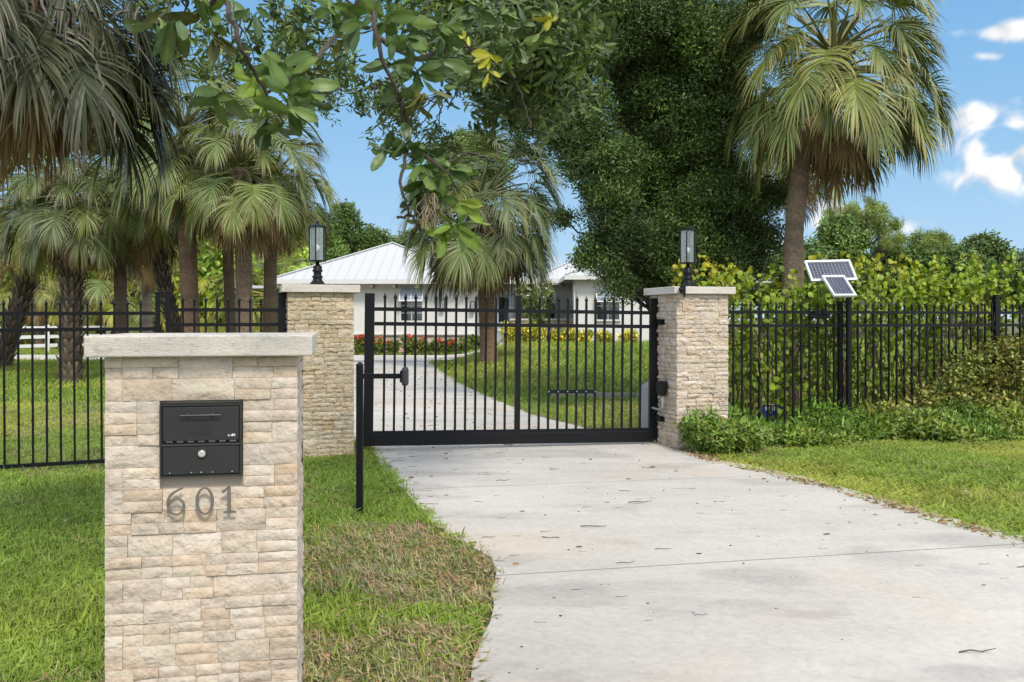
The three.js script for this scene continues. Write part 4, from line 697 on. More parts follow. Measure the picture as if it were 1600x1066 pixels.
// ---------------------------------------------------------------- sea grape hedge, vines and weeds on the right
const roundLeaf = (seed) => { // a thick round leaf, 0.1 m across, stalk at the origin
  const r = R(seed), mb = new MB(), c0 = mb.v(V(0, .052, .004), [1, 1, 1]), ring = []; for (let k = 0; k < 12; k++) { const a = k / 12 * Math.PI * 2, rad = .050 * (1 + .06 * Math.sin(a * 2 + seed)), x = Math.sin(a) * rad * (.80 - .22 * Math.cos(a)), y = .052 - Math.cos(a) * rad; ring.push(mb.v(V(x, y, .014 * Math.pow(Math.abs(x) / .05, 1.2) - .02 * Math.pow(y / .1, 2)), [.96, .96, .96])); }
  for (let k = 0; k < 12; k++) mb.t(c0, ring[k], ring[(k + 1) % 12]); return mb.build();
};
{
  const r = R(19), L = fR1.distanceTo(fR0), base = fR0.clone().addScaledVector(fRN, .9), g = thing('sea_grape_hedge', 'bright yellow-green hedge of round leaves rising behind the right black fence', 'hedge', base), mb = new MB(), items = [], RL = [1, 2, 3].map(roundLeaf);
  const topAt = (s) => { const q = fR0.clone().addScaledVector(fRU, s), px = CX + q.x * F / -q.z; return along([[1030, 2.16], [1050, 2.30], [1085, 2.18], [1120, 2.16], [1180, 2.12], [1235, 2.02], [1275, 1.95], [1340, 2.02], [1390, 2.2], [1430, 2.22], [1500, 2.16], [1560, 2.2], [1640, 2.2]], px) + (vnoise(s * 2.2, 2, 5) - .5) * .34 + (vnoise(s * 6, 2, 8) - .5) * .2; };
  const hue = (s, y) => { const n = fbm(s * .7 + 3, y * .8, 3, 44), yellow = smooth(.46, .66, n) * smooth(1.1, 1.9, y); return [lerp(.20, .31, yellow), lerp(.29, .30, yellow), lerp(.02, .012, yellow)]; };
  for (let k = 0; k < 560; k++) {
    const s = lerp(-.75, L + .3, r()), back = Math.pow(r(), 1.3) * 1.5 + (s < 0 ? .75 : .06), sq = fR0.clone().addScaledVector(fRU, s).addScaledVector(fRN, back), spx = CX - sq.x * F / sq.z, top = topAt(s) * (1 + back * .05), y1 = lerp(top * (r() < .62 ? .86 : .25), top, r()), a = V(0, 0, 0).addScaledVector(fRU, s + (r() - .5) * .4).addScaledVector(fRN, back - .9 + (r() - .2) * .2), b = a.clone().add(V((r() - .5) * .3, y1, (r() - .5) * .3)); a.y = y1 * .2 * r(); if (spx < 1072) continue;
    const pts = limb(k % 3 ? new MB() : mb, a, b, .010, .004, r, 5, .25, [.17, .12, .07]), n = 12 + Math.floor(r() * 10), dir = pts[5].clone().sub(pts[4]).normalize();
    for (let j = 0; j < n; j++) {
      const t = 1 - Math.pow(r(), k % 5 < 3 ? 1.4 : .9) * (k % 5 < 3 ? .40 : .92), p = pts[0].clone().lerp(pts[5], t).add(rndDir(r).multiplyScalar(.035)); p.y = lerp(p.y, pts[5].y, 0);
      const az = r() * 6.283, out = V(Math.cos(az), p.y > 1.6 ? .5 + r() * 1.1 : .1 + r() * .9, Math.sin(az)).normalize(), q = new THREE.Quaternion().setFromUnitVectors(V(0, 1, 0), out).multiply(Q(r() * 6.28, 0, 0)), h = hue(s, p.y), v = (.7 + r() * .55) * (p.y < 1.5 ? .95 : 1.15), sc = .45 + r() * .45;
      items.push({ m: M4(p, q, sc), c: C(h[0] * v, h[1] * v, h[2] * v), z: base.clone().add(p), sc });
    }
  }
  part('stems', mb.build(), barkMat, g);
  items.sort((a, b) => (b.z.z + (b.z.y > 1.6 ? .25 : 0)) - (a.z.z + (a.z.y > 1.6 ? .25 : 0)));
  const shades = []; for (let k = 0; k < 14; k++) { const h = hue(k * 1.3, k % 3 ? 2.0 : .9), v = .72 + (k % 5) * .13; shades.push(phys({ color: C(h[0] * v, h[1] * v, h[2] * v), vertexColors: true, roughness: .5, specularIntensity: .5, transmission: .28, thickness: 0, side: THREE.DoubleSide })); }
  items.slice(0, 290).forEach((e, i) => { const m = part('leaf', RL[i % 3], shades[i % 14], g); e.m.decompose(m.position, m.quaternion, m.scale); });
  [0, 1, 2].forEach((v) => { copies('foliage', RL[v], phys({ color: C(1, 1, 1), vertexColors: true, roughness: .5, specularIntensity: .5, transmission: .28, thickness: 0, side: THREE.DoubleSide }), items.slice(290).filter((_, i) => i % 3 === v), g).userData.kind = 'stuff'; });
}
const WEED = [[.07, .13, .022], [.09, .16, .03], [.055, .10, .02], [.12, .17, .03]];
const weedA = sprig(31, 16, .06, .055, .026, WEED, .3, .9), weedB = sprig(32, 14, .07, .07, .018, WEED, .3, 1.1), vineA = sprig(33, 13, .08, .05, .032, [[.12, .16, .035], [.09, .13, .03], [.16, .15, .05], [.08, .10, .03], [.18, .20, .05]], .3, .4);
{
  const r = R(23), W1 = [], W2 = [], Vn = [], L = fR1.distanceTo(fR0);
  for (let k = 0; k < 5200; k++) { // ground weeds along the fence foot
    const s = lerp(-.25, L + .2, r()), out = lerp(-.45, 1.05, Math.pow(r(), .75)) , q = fR0.clone().addScaledVector(fRU, s).addScaledVector(fRN, -out), hh = lerp(.32, .04, smooth(-.1, 1.05, out)) * (.4 + 1.2 * vnoise(s * 1.6, out * 1.5, 3)) * (s > 2 ? 1.35 : .9), y = hh * Math.sqrt(r()), v = .7 + r() * .6, n = vnoise(s * 1.3, out, 8);
    if (out > .15 && out > .42 + .75 * vnoise(s * 1.1, 3, 6)) continue;
    (n > .5 ? W1 : W2).push({ m: M4(V(q.x, y + .01, q.z), Q(r() * 6.3, (r() - .5) * .7, (r() - .5) * .7), .7 + r() * .8), c: C(v * lerp(.8, 1.2, n), v, v * .9) });
  }
  const g = thing('weeds', 'leafy green weeds and ground cover along the foot of the right fence', 'weeds', fR0.clone(), 0, null, 'stuff');
  const rel = (l) => l.map((e) => ({ ...e, m: new THREE.Matrix4().makeTranslation(-fR0.x, 0, -fR0.z).multiply(e.m) }));
  copies('foliage', weedA, leafMat, rel(W1), g).userData.kind = 'stuff'; copies('foliage', weedB, leafMat, rel(W2), g).userData.kind = 'stuff';
  // tangled vine over the right part of the fence
  const mb = new MB(), vb = fR0.clone().addScaledVector(fRU, 3.2);
  for (let k = 0; k < 1500; k++) { const s = lerp(1.7, L + .3, Math.pow(r(), .8)), hmax = lerp(.35, 1.35, smooth(1.8, 4.6, s)) * (.55 + .7 * vnoise(s * 2.1, 7, 3)), y = hmax * Math.pow(r(), .75), q = fR0.clone().addScaledVector(fRU, s).addScaledVector(fRN, lerp(.25, -.32, r()) * (1 - y * .2)), n = fbm(s * 1.2, y * 2, 3, 21), v = .55 + r() * .7; Vn.push({ m: M4(V(q.x - vb.x, y, q.z - vb.z), Q(r() * 6.3, r() * 2 - 1, r() * 6.3), .7 + r() * .7), c: C(v * lerp(.75, 1.35, n), v, v * .9) }); }
  for (let k = 0; k < 60; k++) { const s = lerp(2.4, L, r()), a = fR0.clone().addScaledVector(fRU, s).addScaledVector(fRN, .1 - r() * .3).sub(vb), b = a.clone().addScaledVector(fRU, (r() - .5) * .8).add(V(0, .5 + r() * 1.0, 0)); limb(mb, a, b, .006, .003, r, 7, .5, [.16, .09, .055]); }
  const vg = thing('vine', 'tangled vine with small leaves climbing the right end of the black fence', 'vine', vb); part('stems', mb.build(), barkMat, vg); copies('foliage', vineA, leafMat, Vn, vg);
}
function shrub(o) {
  const g = thing(o.name, o.label, o.category, o.pos, 0, o.group), r = R(o.seed), mb = new MB(), list = [], fl = [];
  for (let k = 0; k < o.stems; k++) { const a = r() * 6.283, e = V(Math.cos(a) * o.w * .5 * Math.sqrt(r()), o.h * (.6 + .4 * r()), Math.sin(a) * o.w * .5 * Math.sqrt(r())); limb(mb, V((r() - .5) * o.w * .2, 0, (r() - .5) * o.w * .2), e, .01 * o.k, .004 * o.k, r, 5, .25, [.13, .10, .06]); for (let j = 0; j < o.per; j++) { const t = o.t0 + (1 - o.t0) * r(), p = e.clone().multiplyScalar(t).add(rndDir(r).multiplyScalar(o.spread)), v = .75 + r() * .5; list.push({ m: M4(p, Q(r() * 6.3, (r() - .5) * .8, (r() - .5) * .8), o.ls * (.7 + r() * .6)), c: C(v, v, v) }); } if (o.flower && r() < o.flower.chance) for (let j = 0; j < o.flower.per; j++) fl.push({ m: M4(e.clone().add(rndDir(r).multiplyScalar(o.flower.spread)).add(V(0, o.flower.up, 0)), Q(r() * 6, r(), r()), .8 + r() * .5), c: C(.8 + r() * .3, .8 + r() * .3, 1) }); }
  part('stems', mb.build(), barkMat, g); copies('foliage', o.leaf, o.mat ?? leafMat, list, g); if (fl.length) copies('flowers', o.flower.geo, litterMat, fl, g); return g;
}
shrub({ name: 'weedy_shrub', label: 'leafy green shrub growing against the foot of the right stone pier', category: 'shrub', pos: onG(1112, 10.0), seed: 3, w: .8, h: .42, stems: 44, per: 11, t0: .25, spread: .05, ls: .9, k: .6, leaf: weedA });
shrub({ name: 'weedy_shrub', label: 'tall weed with drooping leaves leaning on the face of the right pier', category: 'shrub', pos: onG(1092, 10.05), seed: 4, w: .3, h: .52, stems: 9, per: 14, t0: .3, spread: .04, ls: .85, k: .6, leaf: weedB });
shrub({ name: 'weedy_shrub', label: 'round clump of weeds between the right pier and the blue sign', category: 'shrub', pos: onG(1160, 10.15), seed: 5, w: .8, h: .34, stems: 36, per: 10, t0: .2, spread: .05, ls: .9, k: .6, leaf: weedA });
{ // planting by the house
  const ixora = sprig(41, 16, .12, .13, .06, [[.08, .12, .02], [.12, .15, .03], [.06, .10, .02]], .3, .9), red = sprig(42, 10, .06, .07, .06, [[.52, .07, .03], [.60, .12, .05], [.45, .05, .04]], .2, .6);
  [[562, .95, 'first red-flowered shrub of the house bed, beside the left stone pier'], [591, .85, 'red-flowered shrub just right of the gate end post'], [613, .75, 'low red-flowered shrub third from the left pier'], [640, .95, 'tall red-flowered shrub under the house window'], [662, .8, 'red-flowered shrub right of the house window'], [682, .72, 'shrub with few red flowers under the wall lamp'], [704, .8, 'red-flowered shrub right of the wall lamp'], [726, .6, 'low green shrub near the corner of the house wall']].forEach(([px, h, label], i) => shrub({ name: 'flowering_shrub', label, category: 'shrub', pos: onG(px, 38.9), seed: 50 + i, w: .6, h: h * .8, stems: 16, per: 7, t0: .2, spread: .07, ls: .85, k: 1.2, leaf: ixora, group: 'red-flowered shrubs along the house wall', flower: { geo: red, chance: i > 6 ? .1 : .5, per: 2, spread: .06, up: .06 } }));
  shrub({ name: 'low_shrub', label: 'spreading green shrub where the walk turns to the house door', category: 'shrub', pos: onG(745, 39.6), seed: 66, w: 1.3, h: .55, stems: 30, per: 9, t0: .2, spread: .1, ls: 1, k: 1, leaf: ixora });
  const croton = sprig(43, 14, .12, .16, .06, [[.40, .34, .05], [.46, .40, .07], [.24, .26, .05], [.12, .16, .03], [.14, .18, .03]], .3, .8);
  [[797, 1.15, 40, 'yellow-leaved shrub beside the house door'], [822, 1.05, 41, 'tall yellow shrub right of the middle gate post'], [840, .95, 41, 'yellow shrub below the pale flowering bush'], [872, .6, 41, 'small yellow shrub before the stone planter wall'], [893, .65, 41, 'yellow shrub at the right end of the planter wall'], [915, .6, 40, 'yellow shrub under the corner of the white wall'], [945, .55, 40, 'low yellow-green shrub below the right house window'], [985, .6, 39, 'green-yellow shrub near the gate hinge post']].forEach(([px, h, D, label], i) => shrub({ name: 'yellow_shrub', label, category: 'shrub', pos: onG(px, D), seed: 80 + i, w: .75, h: h * .85, stems: 14, per: 8, t0: .25, spread: .1, ls: 1, k: 1.2, leaf: croton, group: 'yellow-leaved shrubs by the house' }));
  shrub({ name: 'flowering_bush', label: 'tall pale bush with white flowers in front of the recessed house wall', category: 'shrub', pos: onG(842, 44).add(V(0, 0, -.9)), seed: 95, w: 1.9, h: 3.1, stems: 34, per: 12, t0: .35, spread: .2, ls: 1.2, k: 2.5, leaf: sprig(44, 16, .16, .16, .05, [[.11, .15, .05], [.15, .19, .07], [.09, .12, .04]], .3, .8), flower: { geo: sprig(45, 6, .06, .07, .06, [[.7, .7, .62]], .2, .6), chance: .8, per: 4, spread: .25, up: .0 } });
  const mulch = new MB(), a = onG(545, 38.3), b = onG(752, 38.6); const i0 = [mulch.v(V(a.x, .06, a.z), [1, 1, 1], 0, 0), mulch.v(V(b.x, .06, b.z), [1, 1, 1], 6, 0), mulch.v(V(b.x, .06, -39.9), [1, 1, 1], 6, 2), mulch.v(V(a.x, .06, -39.9), [1, 1, 1], 0, 2)]; mulch.q(...i0);
  solid('flower_bed', mulch.build(), std({ color: C(.12, .07, .045), roughness: 1, bumpMap: tex(128, (u, v) => T(u, v, 40, 40, 3, 4), { size: 1 }), bumpScale: .03 })).userData.kind = 'structure';
}

// ---------------------------------------------------------------- the oak overhead: near hanging sprays and finer leaves beyond
{
  const base = V(-3.7, 0, -1.0), g = thing('overhanging_oak', 'oak whose near leafy branches hang down into view from above', 'tree', base), r = R(29), mb = new MB(), T0 = V(-3.4, 4.6, -1.4).sub(base), rel = (p) => p.sub(base);
  limb(mb, V(0, -.1, 0), T0, .2, .15, r, 8, .15, [.15, .13, .11]);
  const nearLeaf = (seed) => { // obovate leaf, 1 long, along +y, faces +z; raised midrib
    const q = R(seed), m2 = new MB(), N = 8, rows = []; for (let k = 0; k <= N; k++) { const t = k / N, w = .2 * Math.pow(Math.sin(Math.PI * Math.pow(t, 1.2) * .975 + .02), .62) * (1 + .05 * Math.sin(t * 20 + seed)), z = -.22 * t * t * (seed % 2 ? 1 : .4) + .02 * Math.sin(t * 9 + seed), v = [1, 1, 1], vein = k % 2 ? .9 : 1.04; rows.push([m2.v(V(-w, t, z + .035), [vein, vein, vein], 0, t), m2.v(V(-w * .5, t, z + .03), v, .25, t), m2.v(V(0, t, z - .005), [1.25, 1.25, 1.2], .5, t), m2.v(V(w * .5, t, z + .03), v, .75, t), m2.v(V(w, t, z + .035), [vein, vein, vein], 1, t)]); }
    for (let k = 0; k < N; k++) for (let j = 0; j < 4; j++) m2.q(rows[k][j], rows[k][j + 1], rows[k + 1][j + 1], rows[k + 1][j]); return m2.build();
  };
  const NL = [1, 2, 3, 4].map(nearLeaf), lm = (c) => phys({ color: C(...c), vertexColors: true, roughness: .42, transmission: .28, thickness: 0, side: THREE.DoubleSide, specularIntensity: .6 });
  const TONE = { d: [[.07, .12, .03], [.09, .14, .034], [.06, .105, .03]], m: [[.12, .19, .04], [.14, .21, .045], [.095, .16, .036]], l: [[.20, .29, .04], [.24, .31, .045], [.16, .25, .04]], y: [[.38, .38, .03], [.42, .41, .04]], b: [[.13, .13, .032], [.10, .11, .028]] };
  const TM = Object.fromEntries(Object.entries(TONE).map(([k, v]) => [k, v.map(lm)]));
  // branches, given where they pass
  const br = (pts, D, r0, r1) => { const c = new THREE.CatmullRomCurve3(pts.map(([x, y], i) => rel(P(x, y, D + Math.sin(i * 2.1) * .12)))), P2 = c.getPoints(26); P2.forEach((p, i) => { if (i) p.add(rndDir(r).multiplyScalar(.006)); }); mb.tube(P2, P2.map((_, i) => lerp(r0, r1, i / 26)), 7, [.17, .135, .11]); return c; };
  limb(mb, T0, rel(P(600, -320, 3.1)), .12, .03, r, 10, .2); limb(mb, T0, rel(P(820, -330, 6)), .12, .04, r, 10, .2); limb(mb, rel(P(600, -320, 3.1)), rel(P(300, -150, 2.4)), .03, .016, r, 8, .2);
  br([[600, -320], [585, -40], [588, 60], [622, 150], [640, 220], [690, 262], [720, 300]], 3.1, .010, .003); br([[622, 150], [640, 200], [628, 300], [655, 360]], 3.1, .010, .003); br([[300, -150], [350, -10], [372, 60], [400, 120], [440, 190]], 2.5, .010, .003); br([[350, -10], [300, 30], [262, 40]], 2.3, .008, .003); br([[585, -40], [520, 60], [470, 110], [400, 150], [330, 140]], 4.4, .016, .004); br([[820, -330], [760, -20], [740, 80], [700, 170]], 5.5, .014, .004); br([[588, 60], [650, 90], [720, 70], [770, 100]], 3.6, .012, .004); br([[740, 80], [800, 120], [830, 200]], 6, .014, .005); br([[690, 262], [730, 240], [770, 250], [780, 232]], 3.2, .006, .003); br([[620, 340], [690, 330], [712, 372]], 3.1, .005, .003);
  const more = [[], [], [], []];
  const spray = (px, py, D, n, len, tone, ang, fan) => { // whorl of leaves; len in photo pixels, ang = hanging direction, 0 straight down
    const o = P(px, py, D), L0 = len * D / F;
    for (let k = 0; k < n; k++) {
      const a = ang + (n > 1 ? (k / (n - 1) - .5) : 0) * fan + (r() - .5) * .4, d = V(Math.sin(a), -Math.cos(a), (r() - .45) * .9).normalize(), q = new THREE.Quaternion().setFromUnitVectors(V(0, 1, 0), d).multiply(Q((r() - .5) * 2.4 + (r() < .3 ? Math.PI : 0), 0, 0)), L1 = L0 * (.72 + r() * .5), ms = TM[tone];
      const m = part('leaf', NL[Math.floor(r() * 4)], ms[Math.floor(r() * ms.length)], g); m.position.copy(rel(o.clone().add(rndDir(r).multiplyScalar(L0 * .12)))); m.quaternion.copy(q); m.scale.set(L1 * (.85 + r() * .35), L1, L1);
      for (let e = 0; e < (r() < .45); e++) { const d2 = V(d.x + (r() - .5) * 1.1, d.y + (r() - .5) * .8, d.z + (r() - .5) * 1.2).normalize(), t = TONE[tone][0], v = .75 + r() * .5; more[Math.floor(r() * 4)].push({ m: M4(rel(o.clone().add(rndDir(r).multiplyScalar(L0 * .35)).add(V(0, 0, -L0 * .3 * r()))), new THREE.Quaternion().setFromUnitVectors(V(0, 1, 0), d2).multiply(Q((r() - .5) * 2.4, 0, 0)), L1 * (.7 + r() * .25)), c: C(t[0] * v, t[1] * v, t[2] * v) }); }
    }
  };
  [[248, 34, 2.2, 5, 64, 'm', -.1, .9], [276, 36, 2.15, 4, 66, 'd', .1, .6], [262, 18, 2.3, 4, 44, 'b', .3, 2.6], [318, -2, 2.3, 4, 56, 'm', .1, .9], [334, 52, 2.5, 6, 40, 'b', .2, 1.6], [360, -16, 2.4, 4, 50, 'l', .6, 1.2], [392, 22, 2.6, 6, 42, 'd', 0, 2.2],
   [350, 140, 2.5, 3, 60, 'm', -.6, 1.0], [392, 130, 2.6, 6, 42, 'l', 2.6, 2.6], [452, 140, 2.5, 6, 54, 'm', 1.2, 1.3], [452, 176, 2.45, 8, 54, 'm', .4, 2.0], [418, 190, 2.5, 5, 50, 'd', -.3, 1.2], [440, 100, 2.6, 5, 52, 'm', 1.5, 1.2], [408, 162, 2.5, 6, 30, 'l', 1.8, 3.4], [470, 162, 2.6, 5, 40, 'd', .9, 1.2],
   [520, 10, 3.0, 6, 42, 'm', 0, 2.2], [560, 40, 3.0, 6, 44, 'd', .2, 2.4], [540, 56, 3.0, 4, 42, 'b', -.2, .9], [600, 30, 3.1, 8, 44, 'm', .4, 2.6], [640, 60, 3.2, 7, 44, 'm', .6, 2.4], [610, 100, 3.1, 6, 40, 'd', -.4, 2.2], [655, 112, 3.2, 7, 42, 'd', .3, 2.4], [690, 40, 3.4, 7, 42, 'm', .5, 2.6], [690, 92, 3.3, 6, 40, 'd', .2, 2.2], [660, 150, 3.1, 6, 40, 'b', .2, 1.8], [625, 150, 3.1, 6, 38, 'd', -.5, 1.8], [728, 60, 3.4, 4, 24, 'y', .3, 2.6], [768, 88, 3.5, 5, 28, 'y', .2, 3.4], [764, 112, 3.5, 3, 24, 'y', .2, 1.4], [620, 120, 3.2, 4, 40, 'm', .2, 2],
   [604, 232, 3.1, 6, 36, 'd', -1.1, 1.5], [636, 225, 3.1, 7, 38, 'd', .1, 2.6], [652, 262, 3.1, 7, 38, 'm', -.2, 2.2], [668, 240, 3.1, 6, 38, 'd', 1.2, 1.6], [672, 284, 3.1, 8, 42, 'm', .4, 2.2], [700, 262, 3.2, 6, 40, 'm', .9, 1.8], [644, 308, 3.1, 6, 34, 'd', -.5, 1.6], [690, 312, 3.1, 6, 38, 'm', .5, 2.0], [650, 338, 3.1, 6, 36, 'b', -.2, 1.8], [716, 318, 3.1, 5, 36, 'l', .6, 1.8], [714, 348, 3.1, 8, 46, 'l', .1, 1.6], [696, 362, 3.1, 5, 40, 'l', -.9, 1.4],
   [780, 20, 3.8, 6, 34, 'd', .2, 2.6], [820, 40, 4, 6, 34, 'd', 0, 2.6], [850, 60, 4.2, 6, 30, 'm', .3, 2.6], [800, 70, 4, 6, 32, 'd', .4, 2.4], [745, 20, 3.7, 6, 36, 'd', 0, 2.6], [860, 28, 4.2, 3, 30, 'y', .4, 1.6]].forEach((a) => spray(...a));
  part('limb', mb.build(), barkMat, g);
  more.forEach((l, i) => { copies('foliage', NL[i], lm([1, 1, 1]), l, g).userData.kind = 'stuff'; });
  const midA = sprig(51, 14, .12, .095, .036, [[.036, .062, .017], [.045, .075, .02], [.028, .05, .015], [.06, .09, .024]], .3, .2), list = [];
  const twig = new MB();
  for (const [cx, cy, rx, ry, D, n, s] of [[800, 40, 110, 75, 6.5, 330, 1], [820, 120, 90, 60, 7.5, 220, 1], [745, 26, 64, 44, 5.5, 90, .75], [640, 14, 90, 28, 5.2, 36, .55], [560, 14, 90, 26, 5, 24, .5], [450, 16, 80, 30, 4.8, 20, .5], [380, 70, 60, 50, 4.8, 30, .5], [520, 120, 70, 50, 6, 36, .5], [600, 170, 50, 40, 7, 70, .55], [650, 190, 60, 40, 7, 50, .5], [540, 170, 50, 36, 7, 27, .45], [470, 90, 60, 40, 5, 50, .65], [712, 96, 36, 40, 5.8, 27, .55], [745, 66, 50, 50, 5, 36, .6], [300, 20, 50, 40, 3.6, 20, .5], [860, 90, 50, 80, 7, 120, .9], [120, 110, 100, 80, 4.4, 16, .45]]) {
    const heads = []; for (let k = 0; k < Math.ceil(n / 9); k++) { const a = r() * 6.283, q = Math.sqrt(r()); heads.push(P(cx + Math.cos(a) * rx * q, cy + Math.sin(a) * ry * q, D * (.88 + r() * .24))); }
    const hub = rel(P(cx + (cx > 600 ? 40 : -10), cy - ry * 1.1, D));
    heads.forEach((h) => { limb(twig, hub.clone(), rel(h.clone()), .007, .002, r, 6, .35, [.15, .12, .1]); for (let j = 0; j < 9; j++) { const p = h.clone().add(rndDir(r).multiplyScalar(.15 * s + .03)), v = .7 + r() * .6, w = r() < .05 ? 1.8 : 1; list.push({ m: M4(rel(p), Q(r() * 6.3, r() * 2 - 1, r() * 6.3), s * (.7 + r() * .5)), c: C(v * w, v * w, v) }); } });
  }
  part('twigs', twig.build(), barkMat, g).userData.kind = 'stuff';
  copies('foliage', midA, glossLeaf, list, g).userData.kind = 'stuff';
  // the part of its crown above and behind the viewer, that shades the left
}
{ // bare dead twigs caught in the near palm
  const g = thing('dead_branch', 'pale dead twigs tangled among the hanging fronds at the upper left', 'branch', P(120, 20, 4.2)), r = R(91), mb = new MB(), o = P(120, 20, 4.2);
  for (const pts of [[[60, -10], [72, 30], [58, 70], [75, 90]], [[10, 98], [30, 85], [48, 80]], [[0, 125], [30, 108], [40, 60]], [[80, 10], [105, 20], [100, 60], [118, 70]], [[140, 18], [165, 40], [205, 65], [240, 110]], [[142, 20], [160, 55], [158, 90]], [[200, 15], [180, 25], [172, 36]], [[215, 8], [210, 40], [222, 75]], [[150, 100], [160, 140], [146, 200]], [[156, 150], [178, 180], [180, 225]]]) { const c = new THREE.CatmullRomCurve3(pts.map(([x, y], i) => P(x, y, 4.0 + r() * .3).sub(o))), q = c.getPoints(12); q.forEach((p) => p.add(rndDir(r).multiplyScalar(.006))); mb.tube(q, q.map((_, i) => lerp(.007, .003, i / 12)), 5, [.30, .25, .20]); }
  part('twigs', mb.build(), barkMat, g);
}
{ // a hank of grey moss in the hanging spray
  const p = P(672, 312, 3.06), g = thing('moss_clump', 'grey-brown clump of hanging moss among the lower oak leaves', 'moss', p), r = R(5), mb = new MB();
  for (let k = 0; k < 70; k++) { const q = [V((r() - .5) * .04, .02, (r() - .5) * .04)], L = .05 + r() * .075; for (let j = 1; j < 6; j++) q.push(q[j - 1].clone().add(V((r() - .5) * .024, -L / 5, (r() - .5) * .024))); mb.tube(q, q.map(() => .0011), 3, [.24 + r() * .08, .19 + r() * .05, .15]); }
  part('strands', mb.build(), litterMat, g);
}

// ================================================================ GRASS AND LITTER
function tuft(seed, n, h, w, spread, dry) {
  const r = R(seed), mb = new MB();
  for (let k = 0; k < n; k++) {
    const a = r() * 6.283, out = V(Math.cos(a), 0, Math.sin(a)), o = out.clone().multiplyScalar(spread * r()).applyAxisAngle(V(0, 1, 0), r() * 2), lean = (dry ? 1.9 : .5) + r() * 1.1, L = h * (.55 + r() * .6), pts = [o], hw = [w * .5], q = o.clone(), d = V(out.x * lean * .5, 1, out.z * lean * .5).normalize(), cols = [], v = .7 + r() * .55, br = r() < (dry ? .75 : dry === null ? 0 : .08) ? 1 : 0;
    for (let s = 1; s <= 3; s++) { q.addScaledVector(d, L / 3); d.add(V(out.x * .35 * lean, -.22 * lean, out.z * .35 * lean)).normalize(); pts.push(q.clone()); hw.push(w * [.5, .36, .03][s - 1]); }
    for (let s = 0; s <= 3; s++) cols.push(br ? [.32 * v, .27 * v, .15 * v] : [.105 * v, .165 * v, .027 * v]);
    const sd = V(-out.z, 0, out.x).applyAxisAngle(V(0, 1, 0), (r() - .5)); mb.strip(pts, hw, sd, cols);
  }
  return mb.build();
}
{
  const G = [1, 2, 3].map((s) => tuft(s, 12, .062, .007, .05, false)), DRY = [4, 5].map((s) => tuft(s, 14, .045, .0038, .07, true)), BIG = [6, 7].map((s) => tuft(s, 12, .11, .012, .09, false)), r = R(99);
  const COARSE = [8, 9].map((s) => tuft(s, 7, .11, .011, .05, null)), Cs = [[], []], L = [[], [], []], Dd = [[], []], Bg = [[], []], inPier = (x, D) => (x > MBX.x - .02 && x < mailPos.x + .08 && D > 2.85 && D < 3.6) || (D > 9.8 && D < 10.7 && x < pierL.x && x > pierL.x - .8);
  const tone = (x, D) => { const n = fbm(x * .45 + 4, D * .45, 4, 13), m = fbm(x * 2.2, D * 2.2, 3, 15), k = .72 + .6 * m, y = clamp(smooth(.42, .66, n) + (x > 1 && D < 11.5 ? .15 : 0)); return [k * lerp(.85, 1.32, y), k * lerp(.95, 1.15, y), k * lerp(.9, 1.3, y)]; };
  const put = (x, D, big) => {
    if (inPier(x, D)) return; const b = bare(x, D), edge = Math.min(Math.abs(x - along(edgeL, D)), Math.abs(x - along(edgeR, D))), t = tone(x, D), y = ground(x, D) - .004;
    const spill = D < 11 && edge < .12 && r() < .35 ? .1 : 0;
    if (onDrive(x, D) && !(D > 5 && edge < .05 * vnoise(D * 5, x, 3))) return; if (D < 7.5 && edge < .03 && r() < .85) return; if (onCross(x, D)) return;
    const q = Q(r() * 6.283, (r() - .5) * .3, (r() - .5) * .3);
    if (big) { Bg[Math.floor(r() * 2)].push({ m: M4(V(x, y, -D), q, (.6 + r() * .5) * (1 + D * .012)), c: C(...t) }); return; }
    if (r() < b * .66) { if (r() < .9) Dd[Math.floor(r() * 2)].push({ m: M4(V(x, y, -D), q, .7 + r() * .8), c: C(.75 + r() * .5, .75 + r() * .45, .7 + r() * .4) }); return; }
    const s = (.65 + r() * .6) * (1 - b * .3); L[Math.floor(r() * 3)].push({ m: M4(V(x, y, -D), q, V(s, s * (.8 + .5 * vnoise(x * 1.2, D * 1.2, 40)), s)), c: C(...t) });
    if (D < 9 && r() < .035) { const s2 = .7 + r() * .6; Cs[Math.floor(r() * 2)].push({ m: M4(V(x, y, -D), q, s2), c: C(t[0] * 1.1, t[1] * 1.1, t[2]) }); }
    if (r() < .1) Dd[Math.floor(r() * 2)].push({ m: M4(V(x, y, -D), q, .8), c: C(.9, .95, .8) });
  };
  const region = (d0, d1, dens, big, xa = -1e9, xb = 1e9) => { const n = Math.floor((d1 - d0) * ((d1 + d0) / 2) * 1.5 * dens); for (let k = 0; k < n; k++) { const D = Math.sqrt(lerp(d0 * d0, d1 * d1, r())), x = lerp(-.75, .75, r()) * D; if (x > xa && x < xb) put(x, D, big); } };
  region(2.6, 5, 2600, false, -9, 9); region(5, 7.5, 1900, false); region(7.5, 11, 1150, false); region(11, 16, 420, false); region(16, 36, 110, true); region(36, 46, 30, true);
  const lab = ['grass', 'green lawn of short broad-bladed grass on both sides of the drive'];
  const lawn = thing('grass', lab[1], 'grass', V(0, 0, -8), 0, null, 'stuff'), rel = (l) => l.map((e) => ({ ...e, m: new THREE.Matrix4().makeTranslation(0, 0, 8).multiply(e.m) }));
  G.forEach((q, i) => copies('blades', q, grassMat, rel(L[i]), lawn).userData.kind = 'stuff'); BIG.forEach((q, i) => copies('blades', q, grassMat, rel(Bg[i]), lawn).userData.kind = 'stuff');
  COARSE.forEach((q, i) => copies('blades', q, grassMat, rel(Cs[i]), lawn).userData.kind = 'stuff');
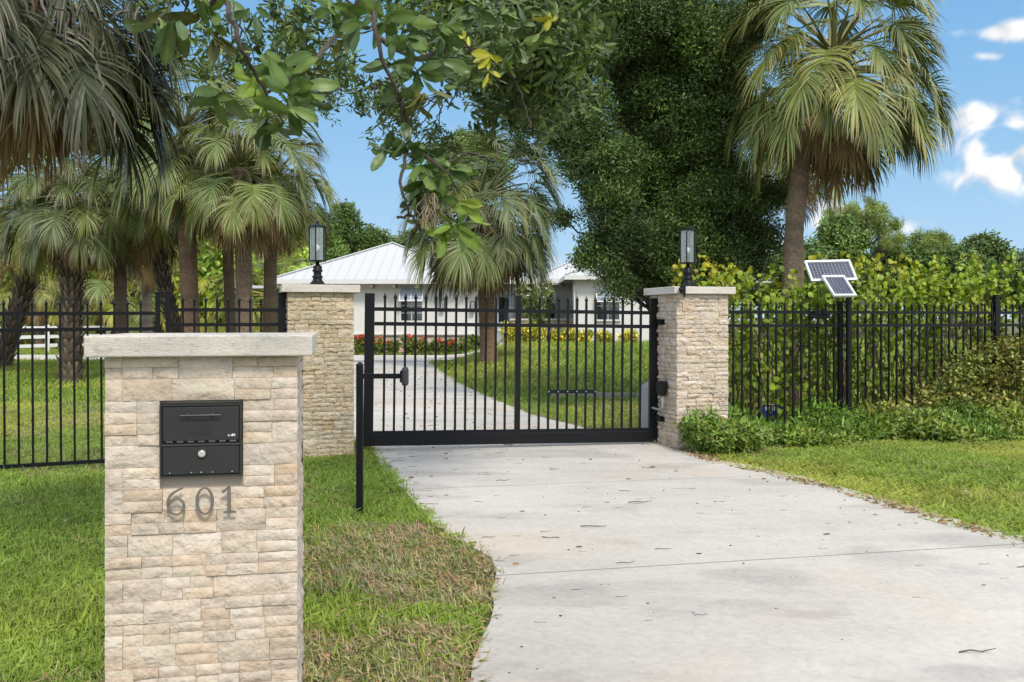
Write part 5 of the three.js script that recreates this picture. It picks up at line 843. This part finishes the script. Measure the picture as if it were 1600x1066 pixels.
  DRY.forEach((q, i) => copies('dry_blades', q, litterMat, rel(Dd[i]), lawn).userData.kind = 'stuff');
  { const E = []; // runners creeping over the left edge of the slab
    for (let k = 0; k < 260; k++) { const D = lerp(3.2, 9.4, r()); if (vnoise(D * 3.1, 9, 23) < .45) continue; const x = along(edgeL, D) - .03 + (r() - .6) * .1, t = tone(x, D); E.push({ m: M4(V(x, .005, -D), Q(r() * 6.283, (r() - .5) * .5, (r() - .5) * .5), .7 + r() * .6), c: C(t[0], t[1], t[2]) }); }
    copies('blades', G[0], grassMat, rel(E), lawn).userData.kind = 'stuff'; }
  // fallen leaves, twigs and acorn bits on the drive and along its edges
  const leafL = new MB(); leafL.leaf(V(0, 0, 0), V(1, .1, 0).normalize(), V(0, 1, .2).normalize(), .055, .022, .5, [.24, .155, .09]);
  const tw = new MB(); { const p = [V(0, .003, 0), V(.03, .004, .006), V(.06, .003, .002), V(.095, .003, .012)]; tw.tube(p, [.0022, .002, .0018, .001], 5, [.12, .09, .065]); }
  const bit = new THREE.IcosahedronGeometry(.007, 0).scale(1.7, .3, .8); bit.setAttribute('color', new THREE.Float32BufferAttribute(Array(bit.attributes.position.count * 3).fill(.06), 3));
  const lf = [], tws = [], bits = [];
  for (let k = 0; k < 1000; k++) { const D = lerp(4.5, 10.3, Math.sqrt(r())); if (vnoise(D * 2.6, 3, 17) < .42 + r() * .25) continue; const x = along(edgeR, D) + (r() + r() - .75) * .12, v = .5 + r() * .9; lf.push({ m: M4(V(x, .022 + r() * .015, -D), Q(r() * 6.3, (r() - .5) * .8, (r() - .5) * .9), .4 + r() * .6), c: C(v, v, v * .9) }); }
  for (let k = 0; k < 380; k++) { const D = lerp(2.9, 6.4, r()), x = along(edgeL, D) - r() * r() * 1.1 - .02, v = .6 + r() * 1.1; lf.push({ m: M4(V(x, .025 + r() * .02, -D), Q(r() * 6.3, (r() - .5) * .8, (r() - .5) * .9), .35 + r() * .5), c: C(v, v * 1.02, v) }); }
  for (let k = 0; k < 330; k++) { const D = 3.6 + Math.pow(r(), .8) * 9, t = Math.pow(r(), 1.3), x = lerp(along(edgeL, D), along(edgeR, D), t), p = V(x, .0225, -D), q = r(), v = .6 + r() * .7; if (q < .13) lf.push({ m: M4(p.setY(.026), Q(r() * 6.3, 0, 0), .5 + r() * .6), c: C(v, v, v) }); else if (q < .62) tws.push({ m: M4(p, Q(r() * 6.3, 0, 0), .5 + r() * r() * 1.9), c: C(v, v, v) }); else bits.push({ m: M4(p.setY(.024), Q(r() * 6.3, 0, 0), .25 + r() * .7), c: C(v, v, v) }); }
  for (let k = 0; k < 150; k++) { const D = lerp(11.5, 30, r()), x = lerp(along(edgeL, D), along(edgeR, D), r()); bits.push({ m: M4(V(x, .025, -D), Q(r() * 6, 0, 0), 1 + r() * 1.5), c: C(1, 1, 1) }); }
  const lit = thing('leaf_litter', 'brown fallen leaves, twigs and bits scattered on the concrete drive and its edges', 'leaf litter', V(1.2, .02, -8), 0, null, 'stuff'), rl = (l) => l.map((e) => ({ ...e, m: new THREE.Matrix4().makeTranslation(-1.2, -.02, 8).multiply(e.m) }));
  copies('dry_leaves', leafL.build(), litterMat, rl(lf), lit).userData.kind = 'stuff'; copies('twigs', tw.build(), litterMat, rl(tws), lit).userData.kind = 'stuff'; copies('bits', bit, litterMat, rl(bits), lit).userData.kind = 'stuff';
}
renderer.render(scene, camera);
